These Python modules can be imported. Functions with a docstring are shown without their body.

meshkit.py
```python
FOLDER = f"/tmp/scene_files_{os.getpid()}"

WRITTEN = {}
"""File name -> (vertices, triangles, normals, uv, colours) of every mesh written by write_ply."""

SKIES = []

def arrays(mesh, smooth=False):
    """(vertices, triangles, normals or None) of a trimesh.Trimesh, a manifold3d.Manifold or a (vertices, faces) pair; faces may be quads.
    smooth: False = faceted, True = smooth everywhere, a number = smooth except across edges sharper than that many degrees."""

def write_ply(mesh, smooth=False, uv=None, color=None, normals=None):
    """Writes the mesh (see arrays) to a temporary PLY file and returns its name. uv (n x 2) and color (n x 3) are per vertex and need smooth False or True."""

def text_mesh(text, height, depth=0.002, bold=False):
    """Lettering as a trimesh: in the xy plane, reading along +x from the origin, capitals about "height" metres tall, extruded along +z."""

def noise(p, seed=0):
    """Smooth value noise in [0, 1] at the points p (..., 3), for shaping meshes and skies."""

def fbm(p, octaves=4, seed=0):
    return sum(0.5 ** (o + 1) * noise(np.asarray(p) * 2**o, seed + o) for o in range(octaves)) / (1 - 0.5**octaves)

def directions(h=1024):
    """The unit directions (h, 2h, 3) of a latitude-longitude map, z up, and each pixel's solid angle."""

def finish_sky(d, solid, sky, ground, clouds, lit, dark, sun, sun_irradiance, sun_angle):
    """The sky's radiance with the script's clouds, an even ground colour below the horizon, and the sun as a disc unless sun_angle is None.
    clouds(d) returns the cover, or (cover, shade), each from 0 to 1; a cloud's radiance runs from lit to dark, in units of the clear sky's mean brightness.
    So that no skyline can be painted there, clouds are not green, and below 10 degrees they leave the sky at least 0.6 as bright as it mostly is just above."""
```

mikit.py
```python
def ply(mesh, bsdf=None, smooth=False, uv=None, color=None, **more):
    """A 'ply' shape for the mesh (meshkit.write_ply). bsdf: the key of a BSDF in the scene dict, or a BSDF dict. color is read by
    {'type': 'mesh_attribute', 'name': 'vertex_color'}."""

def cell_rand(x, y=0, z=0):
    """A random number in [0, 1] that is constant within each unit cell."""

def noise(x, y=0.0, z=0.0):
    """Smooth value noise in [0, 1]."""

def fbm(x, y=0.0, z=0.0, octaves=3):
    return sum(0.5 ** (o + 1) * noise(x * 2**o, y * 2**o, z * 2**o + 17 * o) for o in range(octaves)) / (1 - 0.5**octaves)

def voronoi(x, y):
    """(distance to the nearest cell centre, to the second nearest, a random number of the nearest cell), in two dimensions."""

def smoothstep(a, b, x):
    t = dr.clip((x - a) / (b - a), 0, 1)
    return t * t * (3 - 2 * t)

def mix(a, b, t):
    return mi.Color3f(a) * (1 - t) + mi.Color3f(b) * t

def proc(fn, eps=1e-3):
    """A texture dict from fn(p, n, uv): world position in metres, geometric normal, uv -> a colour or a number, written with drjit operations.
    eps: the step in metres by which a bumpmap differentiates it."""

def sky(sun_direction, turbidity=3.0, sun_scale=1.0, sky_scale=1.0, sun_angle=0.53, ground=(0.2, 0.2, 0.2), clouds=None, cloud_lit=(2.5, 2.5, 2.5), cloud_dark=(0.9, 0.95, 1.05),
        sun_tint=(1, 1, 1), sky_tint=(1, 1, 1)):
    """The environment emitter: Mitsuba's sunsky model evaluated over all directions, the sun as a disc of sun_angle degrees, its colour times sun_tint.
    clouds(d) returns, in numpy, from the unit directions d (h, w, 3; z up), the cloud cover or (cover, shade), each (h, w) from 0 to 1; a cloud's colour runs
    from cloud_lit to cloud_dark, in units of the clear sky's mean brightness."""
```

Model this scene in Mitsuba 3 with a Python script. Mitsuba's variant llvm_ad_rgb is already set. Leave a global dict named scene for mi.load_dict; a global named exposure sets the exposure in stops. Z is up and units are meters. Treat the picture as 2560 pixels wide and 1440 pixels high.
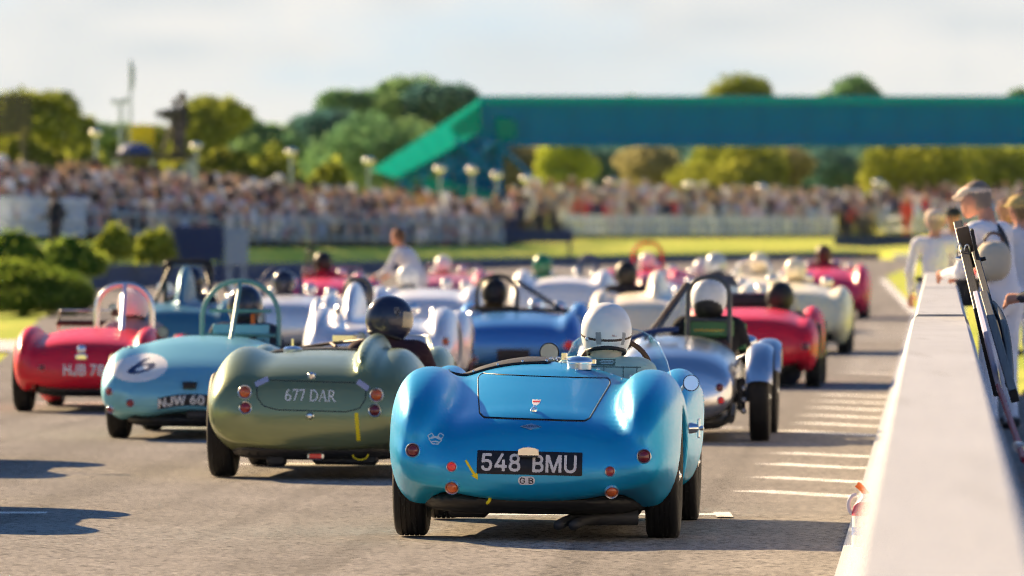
import math, random
import numpy as np, trimesh, drjit as dr, mitsuba as mi, mikit, meshkit
from mikit import noise, fbm, smoothstep, mix, cell_rand
from scipy.interpolate import PchipInterpolator
from shapely.geometry import Polygon, Point, LineString
from shapely import affinity, union_all
T = mi.ScalarTransform4f
scene, labels = {}, {}
rng = np.random.default_rng(7)
random.seed(7)

# ------------------------------------------------------------------ camera, sky, exposure
FPX, CAMH = 20800.0, 1.62                      # focal length in pixels of a 2560 px wide picture, eye height
PITCH = math.atan(180.0 / FPX)
FWD = np.array([0, math.cos(PITCH), -math.sin(PITCH)]); UPV = np.array([0, math.sin(PITCH), math.cos(PITCH)])
EYE = np.array([0, 0, CAMH])
scene['camera'] = dict(type='thinlens', fov=math.degrees(2 * math.atan(1280 / FPX)), fov_axis='x', aperture_radius=0.0275, focus_distance=41.6,
                       near_clip=0.5, far_clip=6000.0, to_world=T().look_at(origin=EYE.tolist(), target=(EYE + FWD).tolist(), up=[0, 0, 1]))
SUN = np.array([-0.60, 0.72, 0.43])


def clouds(d):
    el = np.degrees(np.arcsin(np.clip(d[..., 2], -1, 1)))
    q = np.stack([d[..., 0] * 14, d[..., 1] * 14, d[..., 2] * 60], -1)
    n = meshkit.fbm(q, 5, 3)
    q2 = np.stack([d[..., 0] * 75, d[..., 1] * 75, d[..., 2] * 260], -1)
    n2 = meshkit.fbm(q2, 4, 9)
    low = np.clip(1 - el / 12, -.6, 1)
    cover = np.clip((n * .6 + n2 * .4 - .50 + .38 * low) * 3.2, 0, 1) * .92
    return cover, np.clip((n2 - .40) * 2.4, 0, 1)


scene['sky_light'] = mikit.sky(SUN.tolist(), turbidity=3.0, sun_scale=1.0, sky_scale=.33, clouds=clouds, cloud_lit=(3.30, 3.17, 3.00), cloud_dark=(2.5, 2.62, 2.68),
                               sun_tint=(1.03, .985, .90), sky_tint=(.72, .94, 1.32))
exposure = 3.42
HAZE = 0.00002


# ------------------------------------------------------------------ places: photograph pixels with a depth -> metres
def ray(x, y):
    return FWD + np.array([(x - 1280) / FPX, 0, 0]) + (720 - y) / FPX * UPV


def P(x, y, Z):
    r = ray(x, y)
    return EYE + r * (Z / r[1])


def G(x, y, z=0.0):
    r = ray(x, y)
    return EYE + r * ((z - CAMH) / r[2])


def GX(x, Z, z=0.0):                            # world point on height z at depth Z and picture column x
    return np.array([(x - 1280) / FPX * Z, Z, z])


# ------------------------------------------------------------------ materials
def mat(key, d):
    scene['mat_' + key] = d
    return 'mat_' + key


def rgb(c):
    return {'type': 'rgb', 'value': [float(v) for v in c]}


def plain(key, c, rough=.6, spec=.4, metallic=0.0, two=False, **k):
    d = dict(type='principled', base_color=rgb(c) if not isinstance(c, dict) else c, roughness=rough, specular=spec, metallic=metallic, **k)
    return mat(key, {'type': 'twosided', 'bsdf': d} if two else d)


def paint(key, c, metallic=.0, rough=.38, coat=.7):
    return mat(key, dict(type='principled', base_color=rgb(c), metallic=metallic, roughness=rough, specular=.35, clearcoat=coat, clearcoat_gloss=.985))


def asphalt_fn(p, n, uv):
    x, y = p.x * .83 + p.y * .56, p.y * .83 - p.x * .56
    x2, y2 = p.x * .42 - p.y * .91, p.y * .42 + p.x * .91
    big = fbm(p.x * .35, p.y * .06, 3.0, 3)
    mid = fbm(x * 2.2, y * 1.4, 1.0, 3)
    g1 = noise(x * 62, y * 62, 2.0)
    g2 = noise(x2 * 41, y2 * 41, 8.0)
    c = mix((.218, .199, .180), (.375, .343, .311), smoothstep(.50, .85, g1) * .75 + big * .3)
    c = mix(c, mi.Color3f(.045, .042, .040), smoothstep(.52, .80, g2) * .75)
    l = p.x - p.y * .0512
    tyre = smoothstep(.52, .75, fbm(l * 1.3, p.y * .02, 5.0, 2)) * .7 + smoothstep(.66, .80, noise(l * 4.6, p.y * .035, 11.0)) * .8
    patch = smoothstep(.60, .66, fbm(p.x * .5, p.y * .09, 21.0, 2))
    return c * (.82 + .36 * mid) * (1 - .20 * tyre) * (1 + .10 * patch)


def asphalt_h(p, n, uv):
    x, y = p.x * .83 + p.y * .56, p.y * .83 - p.x * .56
    return noise(x * 55, y * 55, 4.0) * .6 + noise(x * 24 + 3, y * 24, 7.0) * .4


mat('asphalt', {'type': 'bumpmap', 'arbitrary': mikit.proc(asphalt_h, 4e-3), 'scale': .007,
                'bsdf': dict(type='principled', base_color=mikit.proc(asphalt_fn), roughness=.75, specular=.2)})


def worn_white(p, n, uv):
    w = smoothstep(.50, .78, noise(p.x * 40, p.y * 25, 1.0) * .6 + noise(p.x * 6, p.y * 3, 2.0) * .4)
    return mix((.74, .72, .68), (.26, .245, .225), w * .75)


plain('line', mikit.proc(worn_white), .7, .3)


def wall_fn(p, n, uv):
    a = fbm(p.x * 3.0, p.y * .8, p.z * 3, 4)
    b = smoothstep(.55, .8, noise(p.x * 18, p.y * 6, p.z * 18))
    s = smoothstep(.62, .8, fbm(p.x * 9, p.y * .5, 2.0, 3))
    return mix((.48, .495, .525), (.36, .37, .385), a * .7 + b * .18 + s * .35)


mat('wall', {'type': 'bumpmap', 'arbitrary': mikit.proc(lambda p, n, uv: fbm(p.x * 25, p.y * 9, p.z * 25, 3), 4e-3), 'scale': .004,
             'bsdf': dict(type='principled', base_color=mikit.proc(wall_fn), roughness=.7, specular=.3)})


def grass_fn(p, n, uv):
    a = fbm(p.x * .5, p.y * .12, 1.0, 3)
    b = noise(p.x * 6, p.y * 2, 2.0)
    return mix((.55, .55, .09), (.34, .42, .05), smoothstep(.3, .75, a * .7 + b * .3))


plain('grass', mikit.proc(grass_fn), .9, .1)
plain('dirt', (.2, .18, .14), .9, .2)
plain('chrome', (.86, .87, .9), .08, metallic=1.0)
plain('bezel', (.92, .92, .94), .16, metallic=1.0)
plain('glint', (.9, .88, .85), .26, metallic=1.0)
plain('steel', (.55, .56, .6), .28, metallic=1.0)
plain('aluminium', (.78, .78, .80), .24, metallic=1.0)
plain('rubber', (.008, .008, .010), .6, .3)
plain('sidewall', (.035, .034, .033), .5, .4)
plain('black', (.012, .012, .014), .5, .4)
plain('dark', (.03, .031, .036), .55, .4)
plain('tonneau', (.02, .018, .018), .55, .45)
plain('leather', (.06, .03, .02), .5, .4)
plain('plate', (.006, .006, .012), .35, .35)
plain('white_print', (.66, .64, .66), .45, .4)
plain('white', (.78, .77, .75), .35, .5)
plain('yellow', (.85, .66, .015), .5, .3)
plain('brown_bar', (.16, .10, .06), .5, .4)
plain('tape', (.30, .31, .32), .6, .3)
plain('red_print', (.6, .03, .03), .5, .3)
plain('teal_tube', (.12, .30, .27), .35, .5, clearcoat=.6)
plain('green_panel', (.04, .16, .05), .4, .5)
plain('gold', (.5, .32, .03), .4, .4)
plain('bridge_green', (.0, .28, .38), .8, .2)
plain('bridge_dark', (.0, .15, .37), .9, .1)
plain('fence_grey', (.26, .35, .44), .7, .3)
plain('fence_white', (.68, .74, .84), .6, .3)
plain('navy', (.012, .035, .12), .55, .35)
plain('barrier', (.014, .04, .11), .7, .3)
plain('bark', (.06, .045, .03), .9, .1)
plain('vc', {'type': 'mesh_attribute', 'name': 'vertex_color'}, .85, .15)
mat('leaf', {'type': 'principledthin', 'base_color': {'type': 'mesh_attribute', 'name': 'vertex_color'}, 'roughness': .6, 'diff_trans': 1.1, 'spec_trans': 0.0, 'eta': 1.3})
plain('skin', (.50, .28, .20), .55, .35)
mat('glass', {'type': 'thindielectric'})
for k_, c_ in dict(red=(.28, .004, .008), amber=(.50, .085, .008), bright=(.9, .025, .02), plum=(.13, .004, .012)).items():
    mat('lens_' + k_, dict(type='principled', base_color=rgb(c_), roughness=.12, specular=.6, clearcoat=1.0, clearcoat_gloss=.98))


# ------------------------------------------------------------------ scene helpers
def numbered(key):
    if key not in TAKEN:
        TAKEN[key] = 0
        return key
    TAKEN[key] += 1
    return f'{key}_{TAKEN[key]:03d}'


TAKEN = {}
EYE4 = np.eye(4)


def thing(name, label, cat, group=None):
    key = numbered(name)
    labels[key] = {'label': label, 'category': cat}
    if group:
        labels[key]['group'] = group
    return key


def obj(parent, part, mesh, m, smooth=False, M=None, label=None, color=None, dct=None):
    key = numbered(f'{parent}__{part}' if part else parent)
    d = dict(dct) if dct else mikit.ply(mesh, m if m.startswith('mat_') else 'mat_' + m, smooth=smooth, color=color)
    if M is not None:
        d['to_world'] = T(np.asarray(M).tolist())
    scene[key] = d
    if label:
        labels[key] = {'label': label}
    return key


def struct(name, mesh, m, smooth=False, kind='structure', label=None):
    key = obj(name, '', mesh, m, smooth)
    labels[key] = {'label': label or name.replace('_', ' '), 'category': name.replace('_', ' '), 'kind': kind}
    return key


def mv(x=0, y=0, z=0):
    m = np.eye(4); m[:3, 3] = x, y, z
    return m


def rot(axis, deg):
    return trimesh.transformations.rotation_matrix(math.radians(deg), axis)


def box(sx, sy, sz, at=(0, 0, 0), bev=0.0):
    if bev:
        import manifold3d as m3
        s = m3.Manifold.cube([sx - 2 * bev, sy - 2 * bev, sz - 2 * bev], True)
        pts = np.array(s.to_mesh().vert_properties[:, :3])
        o = np.array([[a, 0, 0] for a in (-bev, bev)] + [[0, a, 0] for a in (-bev, bev)] + [[0, 0, a] for a in (-bev, bev)])
        v = (pts[:, None] + o[None]).reshape(-1, 3)
        m = trimesh.convex.convex_hull(v)
    else:
        m = trimesh.creation.box([sx, sy, sz])
    m.apply_translation(at)
    return m


def tube(pts, r, sides=10, closed=False):
    p = np.asarray(pts, float)
    n = len(p)
    if closed:
        t = np.roll(p, -1, 0) - np.roll(p, 1, 0)
    else:
        t = np.gradient(p, axis=0)
    t /= np.linalg.norm(t, axis=1, keepdims=True) + 1e-12
    a = np.zeros_like(p)
    ref = np.array([0, 0, 1.0]) if abs(t[0, 2]) < .9 else np.array([1.0, 0, 0])
    for i in range(n):                                       # parallel transport
        ref = ref - t[i] * ref.dot(t[i])
        ref /= np.linalg.norm(ref) + 1e-12
        a[i] = ref
    b = np.cross(t, a)
    ang = np.arange(sides) * 2 * np.pi / sides
    rr = np.broadcast_to(r, (n,))[:, None, None]
    v = (p[:, None] + rr * (np.cos(ang)[None, :, None] * a[:, None] + np.sin(ang)[None, :, None] * b[:, None])).reshape(-1, 3)
    f = []
    for i in range(n if closed else n - 1):
        j = (i + 1) % n
        for k in range(sides):
            l = (k + 1) % sides
            f += [[i * sides + k, i * sides + l, j * sides + l], [i * sides + k, j * sides + l, j * sides + k]]
    if not closed:
        v = np.vstack([v, p[:1], p[-1:]])
        c0, c1 = len(v) - 2, len(v) - 1
        for k in range(sides):
            l = (k + 1) % sides
            f += [[c0, l, k], [c1, (n - 1) * sides + k, (n - 1) * sides + l]]
    return trimesh.Trimesh(v, np.array(f), process=False)


def curve(pts, n=40, closed=False):
    from scipy.interpolate import CubicSpline
    p = np.asarray(pts, float)
    if closed:
        p = np.vstack([p, p[:1]])
    s = np.concatenate([[0], np.cumsum(np.linalg.norm(np.diff(p, axis=0), axis=1))])
    c = CubicSpline(s, p, bc_type='periodic' if closed else 'natural')
    u = np.linspace(0, s[-1], n, endpoint=not closed)
    return c(u)


def revolve(profile, axis='z', sections=40):
    m = trimesh.creation.revolve(np.asarray(profile, float), sections=sections)
    if axis == 'x':
        m.apply_transform(rot([0, 1, 0], 90))
    if axis == 'y':
        m.apply_transform(rot([1, 0, 0], -90))
    m.fix_normals()
    return m


def cat(*ms):
    return trimesh.util.concatenate([m for m in ms if m is not None])


def frame(o, n, up=(0, 0, 1)):
    n = np.asarray(n, float); n /= np.linalg.norm(n)
    x = np.cross(up, n); x /= np.linalg.norm(x)
    m = np.eye(4); m[:3, 0] = x; m[:3, 1] = np.cross(n, x); m[:3, 2] = n; m[:3, 3] = o
    return m


# ------------------------------------------------------------------ implicit surfaces
def smin(a, b, k):
    h = np.clip(.5 + .5 * (b - a) / k, 0, 1)
    return b + (a - b) * h - k * h * (1 - h)


def smax(a, b, k):
    return -smin(-a, -b, k)


def nets(f, lo, hi, h, newton=3):
    lo, hi = np.asarray(lo, float), np.asarray(hi, float)
    n = np.ceil((hi - lo) / h).astype(int) + 1
    ax = [lo[i] + h * np.arange(n[i]) for i in range(3)]
    g = np.stack(np.meshgrid(*ax, indexing='ij'), -1).reshape(-1, 3)
    V = f(g).reshape(n).astype(float)
    acc, cnt = np.zeros(tuple(n - 1) + (3,)), np.zeros(tuple(n - 1))
    S = V < 0
    sl = lambda o, k: slice(o, n[k] - 1 + o)
    for axis in range(3):
        o1, o2 = [k for k in range(3) if k != axis]
        for u in (0, 1):
            for w in (0, 1):
                ia, ib = [None] * 3, [None] * 3
                ia[axis], ib[axis] = sl(0, axis), sl(1, axis)
                ia[o1] = ib[o1] = sl(u, o1); ia[o2] = ib[o2] = sl(w, o2)
                a, b = V[tuple(ia)], V[tuple(ib)]
                m = S[tuple(ia)] != S[tuple(ib)]
                t = np.where(m, a / np.where(m, a - b, 1), 0)
                acc[..., axis] += np.where(m, t, 0); acc[..., o1] += np.where(m, u, 0); acc[..., o2] += np.where(m, w, 0)
                cnt += m
    mask = cnt > 0
    idx = -np.ones(tuple(n - 1), int); idx[mask] = np.arange(mask.sum())
    v = lo + (np.argwhere(mask) + acc[mask] / cnt[mask][:, None]) * h
    quads = []
    for axis in range(3):
        o1, o2 = (axis + 1) % 3, (axis + 2) % 3
        ia, ib = [slice(None)] * 3, [slice(None)] * 3
        ia[axis], ib[axis] = slice(0, n[axis] - 1), slice(1, n[axis])
        for q in (ia, ib):
            q[o1] = slice(1, n[o1] - 1); q[o2] = slice(1, n[o2] - 1)
        a, b = S[tuple(ia)], S[tuple(ib)]
        for flip, m in ((False, a & ~b), (True, ~a & b)):
            e = np.argwhere(m)
            e[:, o1] += 1; e[:, o2] += 1
            c = []
            for du, dw in ((-1, -1), (0, -1), (0, 0), (-1, 0)):
                k = e.copy(); k[:, o1] += du; k[:, o2] += dw
                c.append(idx[k[:, 0], k[:, 1], k[:, 2]])
            c = np.stack(c, 1)
            quads.append(c[:, ::-1] if flip else c)
    q = np.vstack(quads)
    fc = np.vstack([q[:, [0, 1, 2]], q[:, [0, 2, 3]]])
    e = h * .25
    for _ in range(newton):
        val = f(v)
        gr = grad(f, v, e)
        st = val[:, None] * gr / np.maximum((gr ** 2).sum(1, keepdims=True), 1e-3)
        v = v - np.clip(st, -h * .4, h * .4)
    return trimesh.Trimesh(v, fc, process=False)


def grad(f, v, e=.004):
    return np.stack([(f(v + d) - f(v - d)) / (2 * e) for d in np.eye(3) * e], 1)


def sell(p, c, r, n=2.2, ry2=None):
    """superellipsoid; r = rx, ry (towards +y), rz; ry2 towards -y"""
    d = p - np.asarray(c)
    ry = r[1] if ry2 is None else np.where(d[:, 1] < 0, ry2, r[1])
    q = (np.abs(d[:, 0] / r[0]) ** n + np.abs(d[:, 1] / ry) ** n + np.abs(d[:, 2] / r[2]) ** n) ** (1 / n)
    return (q - 1) * min(r[0], r[2])


def rcone(p, a, b, ra, rb):
    a, b = np.asarray(a, float), np.asarray(b, float)
    ab = b - a
    t = np.clip(((p - a) @ ab) / max(ab @ ab, 1e-9), 0, 1)
    return np.linalg.norm(p - a - t[:, None] * ab, axis=1) - (ra + (rb - ra) * t)


class Hull:
    """lofted centre body: half width, top and bottom as functions of y"""
    def __init__(s, ys, w, top, bot, n=2.6, k=.06):
        s.y0, s.y1, s.n, s.k = ys[0], ys[-1], n, k
        s.w, s.t, s.b = (PchipInterpolator(ys, a) for a in (w, top, bot))

    def __call__(s, p):
        y = np.clip(p[:, 1], s.y0, s.y1)
        w, t, b = s.w(y), s.t(y), s.b(y)
        c, h = (t + b) / 2, np.maximum((t - b) / 2, .01)
        q = (np.abs(p[:, 0] / w) ** s.n + np.abs((p[:, 2] - c) / h) ** s.n) ** (1 / s.n)
        return smax((q - 1) * np.minimum(w, h), np.maximum(s.y0 - p[:, 1], p[:, 1] - s.y1), s.k)


def cyl_x(p, y, z, r, x0):
    return np.maximum(np.hypot(p[:, 1] - y, p[:, 2] - z) - r, x0 - np.abs(p[:, 0]))


def hit(f, x, z, d=(0, 1, 0), y0=-1.6, y1=1.6):
    """first point of the body met from behind (along +y) at each (x, z)"""
    x, z = np.asarray(x, float).ravel(), np.asarray(z, float).ravel()
    ys = np.linspace(y0, y1, 161)
    g = np.stack([np.repeat(x, 161), np.tile(ys, len(x)), np.repeat(z, 161)], 1)
    v = f(g).reshape(len(x), 161) < 0
    k = np.where(v.any(1), v.argmax(1), 80)
    lo, hi = ys[np.maximum(k - 1, 0)], ys[k]
    for _ in range(18):
        m = (lo + hi) / 2
        ins = f(np.stack([x, m, z], 1)) < 0
        hi, lo = np.where(ins, m, hi), np.where(ins, lo, m)
    return np.stack([x, hi, z], 1)


def hit_top(f, x, y, z1=1.4):
    x, y = np.asarray(x, float).ravel(), np.asarray(y, float).ravel()
    zs = np.linspace(z1, .1, 131)
    g = np.stack([np.repeat(x, 131), np.repeat(y, 131), np.tile(zs, len(x))], 1)
    v = f(g).reshape(len(x), 131) < 0
    k = np.where(v.any(1), v.argmax(1), 100)
    lo, hi = zs[np.maximum(k - 1, 0)], zs[k]
    for _ in range(18):
        m = (lo + hi) / 2
        ins = f(np.stack([x, y, m], 1)) < 0
        hi, lo = np.where(ins, m, hi), np.where(ins, lo, m)
    return np.stack([x, y, hi], 1)


def normal(f, v):
    g = grad(f, v)
    return g / (np.linalg.norm(g, axis=1, keepdims=True) + 1e-9)


def lay(f, mesh, ox, oz, off=.003, rotd=0, top=False, size=.02):
    """lays a flat mesh (x, y in its own plane, z = thickness) onto a body, from behind or from above"""
    m = mesh.copy()
    if rotd:
        m.apply_transform(rot([0, 0, 1], rotd))
    v, fc = trimesh.remesh.subdivide_to_size(m.vertices, m.faces, size, max_iter=12)
    b = (hit_top if top else hit)(f, v[:, 0] + ox, v[:, 1] + oz)
    return trimesh.Trimesh(b + normal(f, b) * (off + v[:, 2:3]), fc, process=False)


def flat(poly, depth=.002):
    return trimesh.creation.extrude_polygon(poly, depth, engine='earcut')


def rrect(w, h, r):
    from shapely.geometry import box as sbox
    return sbox(-w / 2 + r, -h / 2 + r, w / 2 - r, h / 2 - r).buffer(r, quad_segs=6)


def text(t, h, bold=True, width=None, depth=.002):
    m = meshkit.text_mesh(t, h, depth, bold)
    m.apply_translation([-m.bounds[:, 0].mean(), -h / 2, 0])
    if width:
        m.apply_scale([width / (m.bounds[1, 0] - m.bounds[0, 0]), 1, 1])
    return m


# ------------------------------------------------------------------ people
LAST = [None]


def seg_field(p, segs, k):
    d = np.full(len(p), 9.0)
    for a, b, ra, rb, *_ in segs:
        d = smin(d, rcone(p, a, b, ra, rb), k)
    return d


def figure(segs, h, k=.035, pad=.08):
    """segs: (a, b, ra, rb, colour). One continuous mesh with a colour per vertex."""
    pts = np.array([s[0] for s in segs] + [s[1] for s in segs], float)
    rm = max(max(s[2], s[3]) for s in segs)
    lo, hi = pts.min(0) - rm - pad, pts.max(0) + rm + pad

    m = nets(lambda p: seg_field(p, segs, k), lo, hi, h, 2)
    ds = np.stack([rcone(m.vertices, s[0], s[1], s[2], s[3]) for s in segs], 1)
    col = np.array([s[4] for s in segs])[ds.argmin(1)]
    return m, col


def hand_segs(w, d, up, side, col, s=1.0, curl=.5):
    """palm, four unequal bent fingers and a thumb; w wrist, d direction of the fingers, up back of the hand, side towards the thumb"""
    w, d, up, side = (np.asarray(a, float) for a in (w, d, up, side))
    out = [(w, w + d * .085 * s, .026 * s, .034 * s, col)]
    for i, ln in enumerate((.072, .082, .076, .058)):
        b = w + d * .088 * s + side * (.030 - .020 * i) * s
        m = b + (d * math.cos(curl) - up * math.sin(curl)) * ln * .5 * s
        e = m + (d * math.cos(2.1 * curl) - up * math.sin(2.1 * curl)) * ln * .55 * s
        out += [(b, m, .0098 * s, .009 * s, col), (m, e, .009 * s, .0078 * s, col)]
    b = w + d * .03 * s + side * .026 * s
    m = b + (d * .6 + side * .8) * .04 * s
    out += [(b, m, .013 * s, .011 * s, col), (m, m + (d * .85 + side * .3 - up * .4) * .035 * s, .011 * s, .009 * s, col)]
    return out


def wheel_parts(car, M, r, w, x, y, hub='steel', near=False):
    """tyre with grooves, rim and knock-off hub"""
    key = numbered(car + '__wheel')
    hw = w / 2
    rs = .60 * r
    prof = [(rs, -hw * .62), (rs + .02, -hw * .80), (r * .80, -hw * 1.02), (r * .91, -hw * .98), (r * .965, -hw * .88), (r * .99, -hw * .74)]
    for gx in (-.45, -.15, .15, .45):
        prof += [(r, hw * (gx - .06)), (r - .007, hw * (gx - .04)), (r - .007, hw * (gx + .04)), (r, hw * (gx + .06))]
    prof += [(a, -b) for a, b in prof[5::-1]] + [prof[0]]
    s = 1 if x > 0 else -1
    W = M @ mv(x, y, r - .004)
    if 'tyre%s_%s' % (r, w) not in CACHE:
        CACHE['tyre%s_%s' % (r, w)] = mikit.ply(revolve(prof, 'x', 56), 'mat_rubber', smooth=40)
        rim = revolve([(rs, -hw * .6), (rs + .012, -hw * .66), (rs + .012, hw * .66), (rs, hw * .72), (rs - .02, hw * .6), (rs - .035, hw * .25), (.05, hw * .35), (.0, hw * .35), (.0, -hw * .2), (rs - .03, -hw * .2), (rs - .02, -hw * .6), (rs, -hw * .6)], 'x', 40)
        CACHE['rim%s_%s' % (r, w)] = mikit.ply(rim, 'mat_steel', smooth=35)
        h = cat(revolve([(0, hw * .3), (.045, hw * .3), (.042, hw * .75), (.025, hw * .95), (0, hw)], 'x', 20), box(.03, .17, .024, (hw * .85, 0, 0), .006))
        CACHE['hub%s_%s' % (r, w)] = mikit.ply(h, 'mat_chrome', smooth=35)
    F = W if s > 0 else W @ rot([0, 0, 1], 180)
    obj(key, 'tyre', None, '', M=F, dct=CACHE['tyre%s_%s' % (r, w)])
    obj(key, 'rim', None, '', M=F, dct=CACHE['rim%s_%s' % (r, w)])
    obj(key, 'hub', None, '', M=F, dct=CACHE['hub%s_%s' % (r, w)])


CACHE = {}


def carM(x, Z, heading=2.93, roll=0.0, z=0.0):
    """x: picture column of the tail's centre, Z: depth of the rear axle; heading to the right in degrees"""
    p = GX(x, Z, z)
    return mv(*p) @ rot([0, 0, 1], -heading) @ rot([0, 1, 0], roll)


def lamp(car, M, f, x, z, r, lens, ring='chrome', dome=.7, part='tail_lamp'):
    ring = 'bezel' if ring == 'chrome' else ring
    key = numbered(f'{car}__{part}')
    p = hit(f, [x], [z]); n = normal(f, p)[0]
    n = n * np.array([.55, 1, .45]); n /= np.linalg.norm(n)
    F = M @ frame(p[0], n)
    obj(key, 'ring', revolve([(r * .80, -.03), (r * 1.20, -.03), (r * 1.24, .004), (r * 1.20, .013), (r * 1.10, .020), (r * 1.0, .018), (r * .90, .008), (r * .8, .004)], sections=36), ring, 40, F)
    a = np.linspace(0, np.pi / 2, 8)
    obj(key, 'lens', revolve([(r * .94 * math.cos(t), .006 + r * dome * math.sin(t)) for t in a], sections=36), 'lens_' + lens, True, F)


def body_mesh(f, lo, hi, h):
    return nets(f, lo, hi, h)


def hoop_pts(x0, x1, zb, zt, y, r=.16, lean=0.0, n=46):
    """an upright round-topped roll hoop as a polyline"""
    w = (x1 - x0) / 2; xc = (x0 + x1) / 2
    r = min(r, w)
    pts = []
    for t in np.linspace(0, 1, 8):
        pts.append((x0, y - lean * (1 - t), zb + (zt - r - zb) * t))
    for a in np.linspace(np.pi, np.pi / 2, 8)[1:]:
        pts.append((x0 + r + r * math.cos(a), y, zt - r + r * math.sin(a)))
    for a in np.linspace(np.pi / 2, 0, 8)[(1 if w <= r + 1e-6 else 0):]:
        pts.append((x1 - r + r * math.cos(a), y, zt - r + r * math.sin(a)))
    for t in np.linspace(1, 0, 8)[1:]:
        pts.append((x1, y - lean * (1 - t), zb + (zt - r - zb) * t))
    return np.array(pts)


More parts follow.
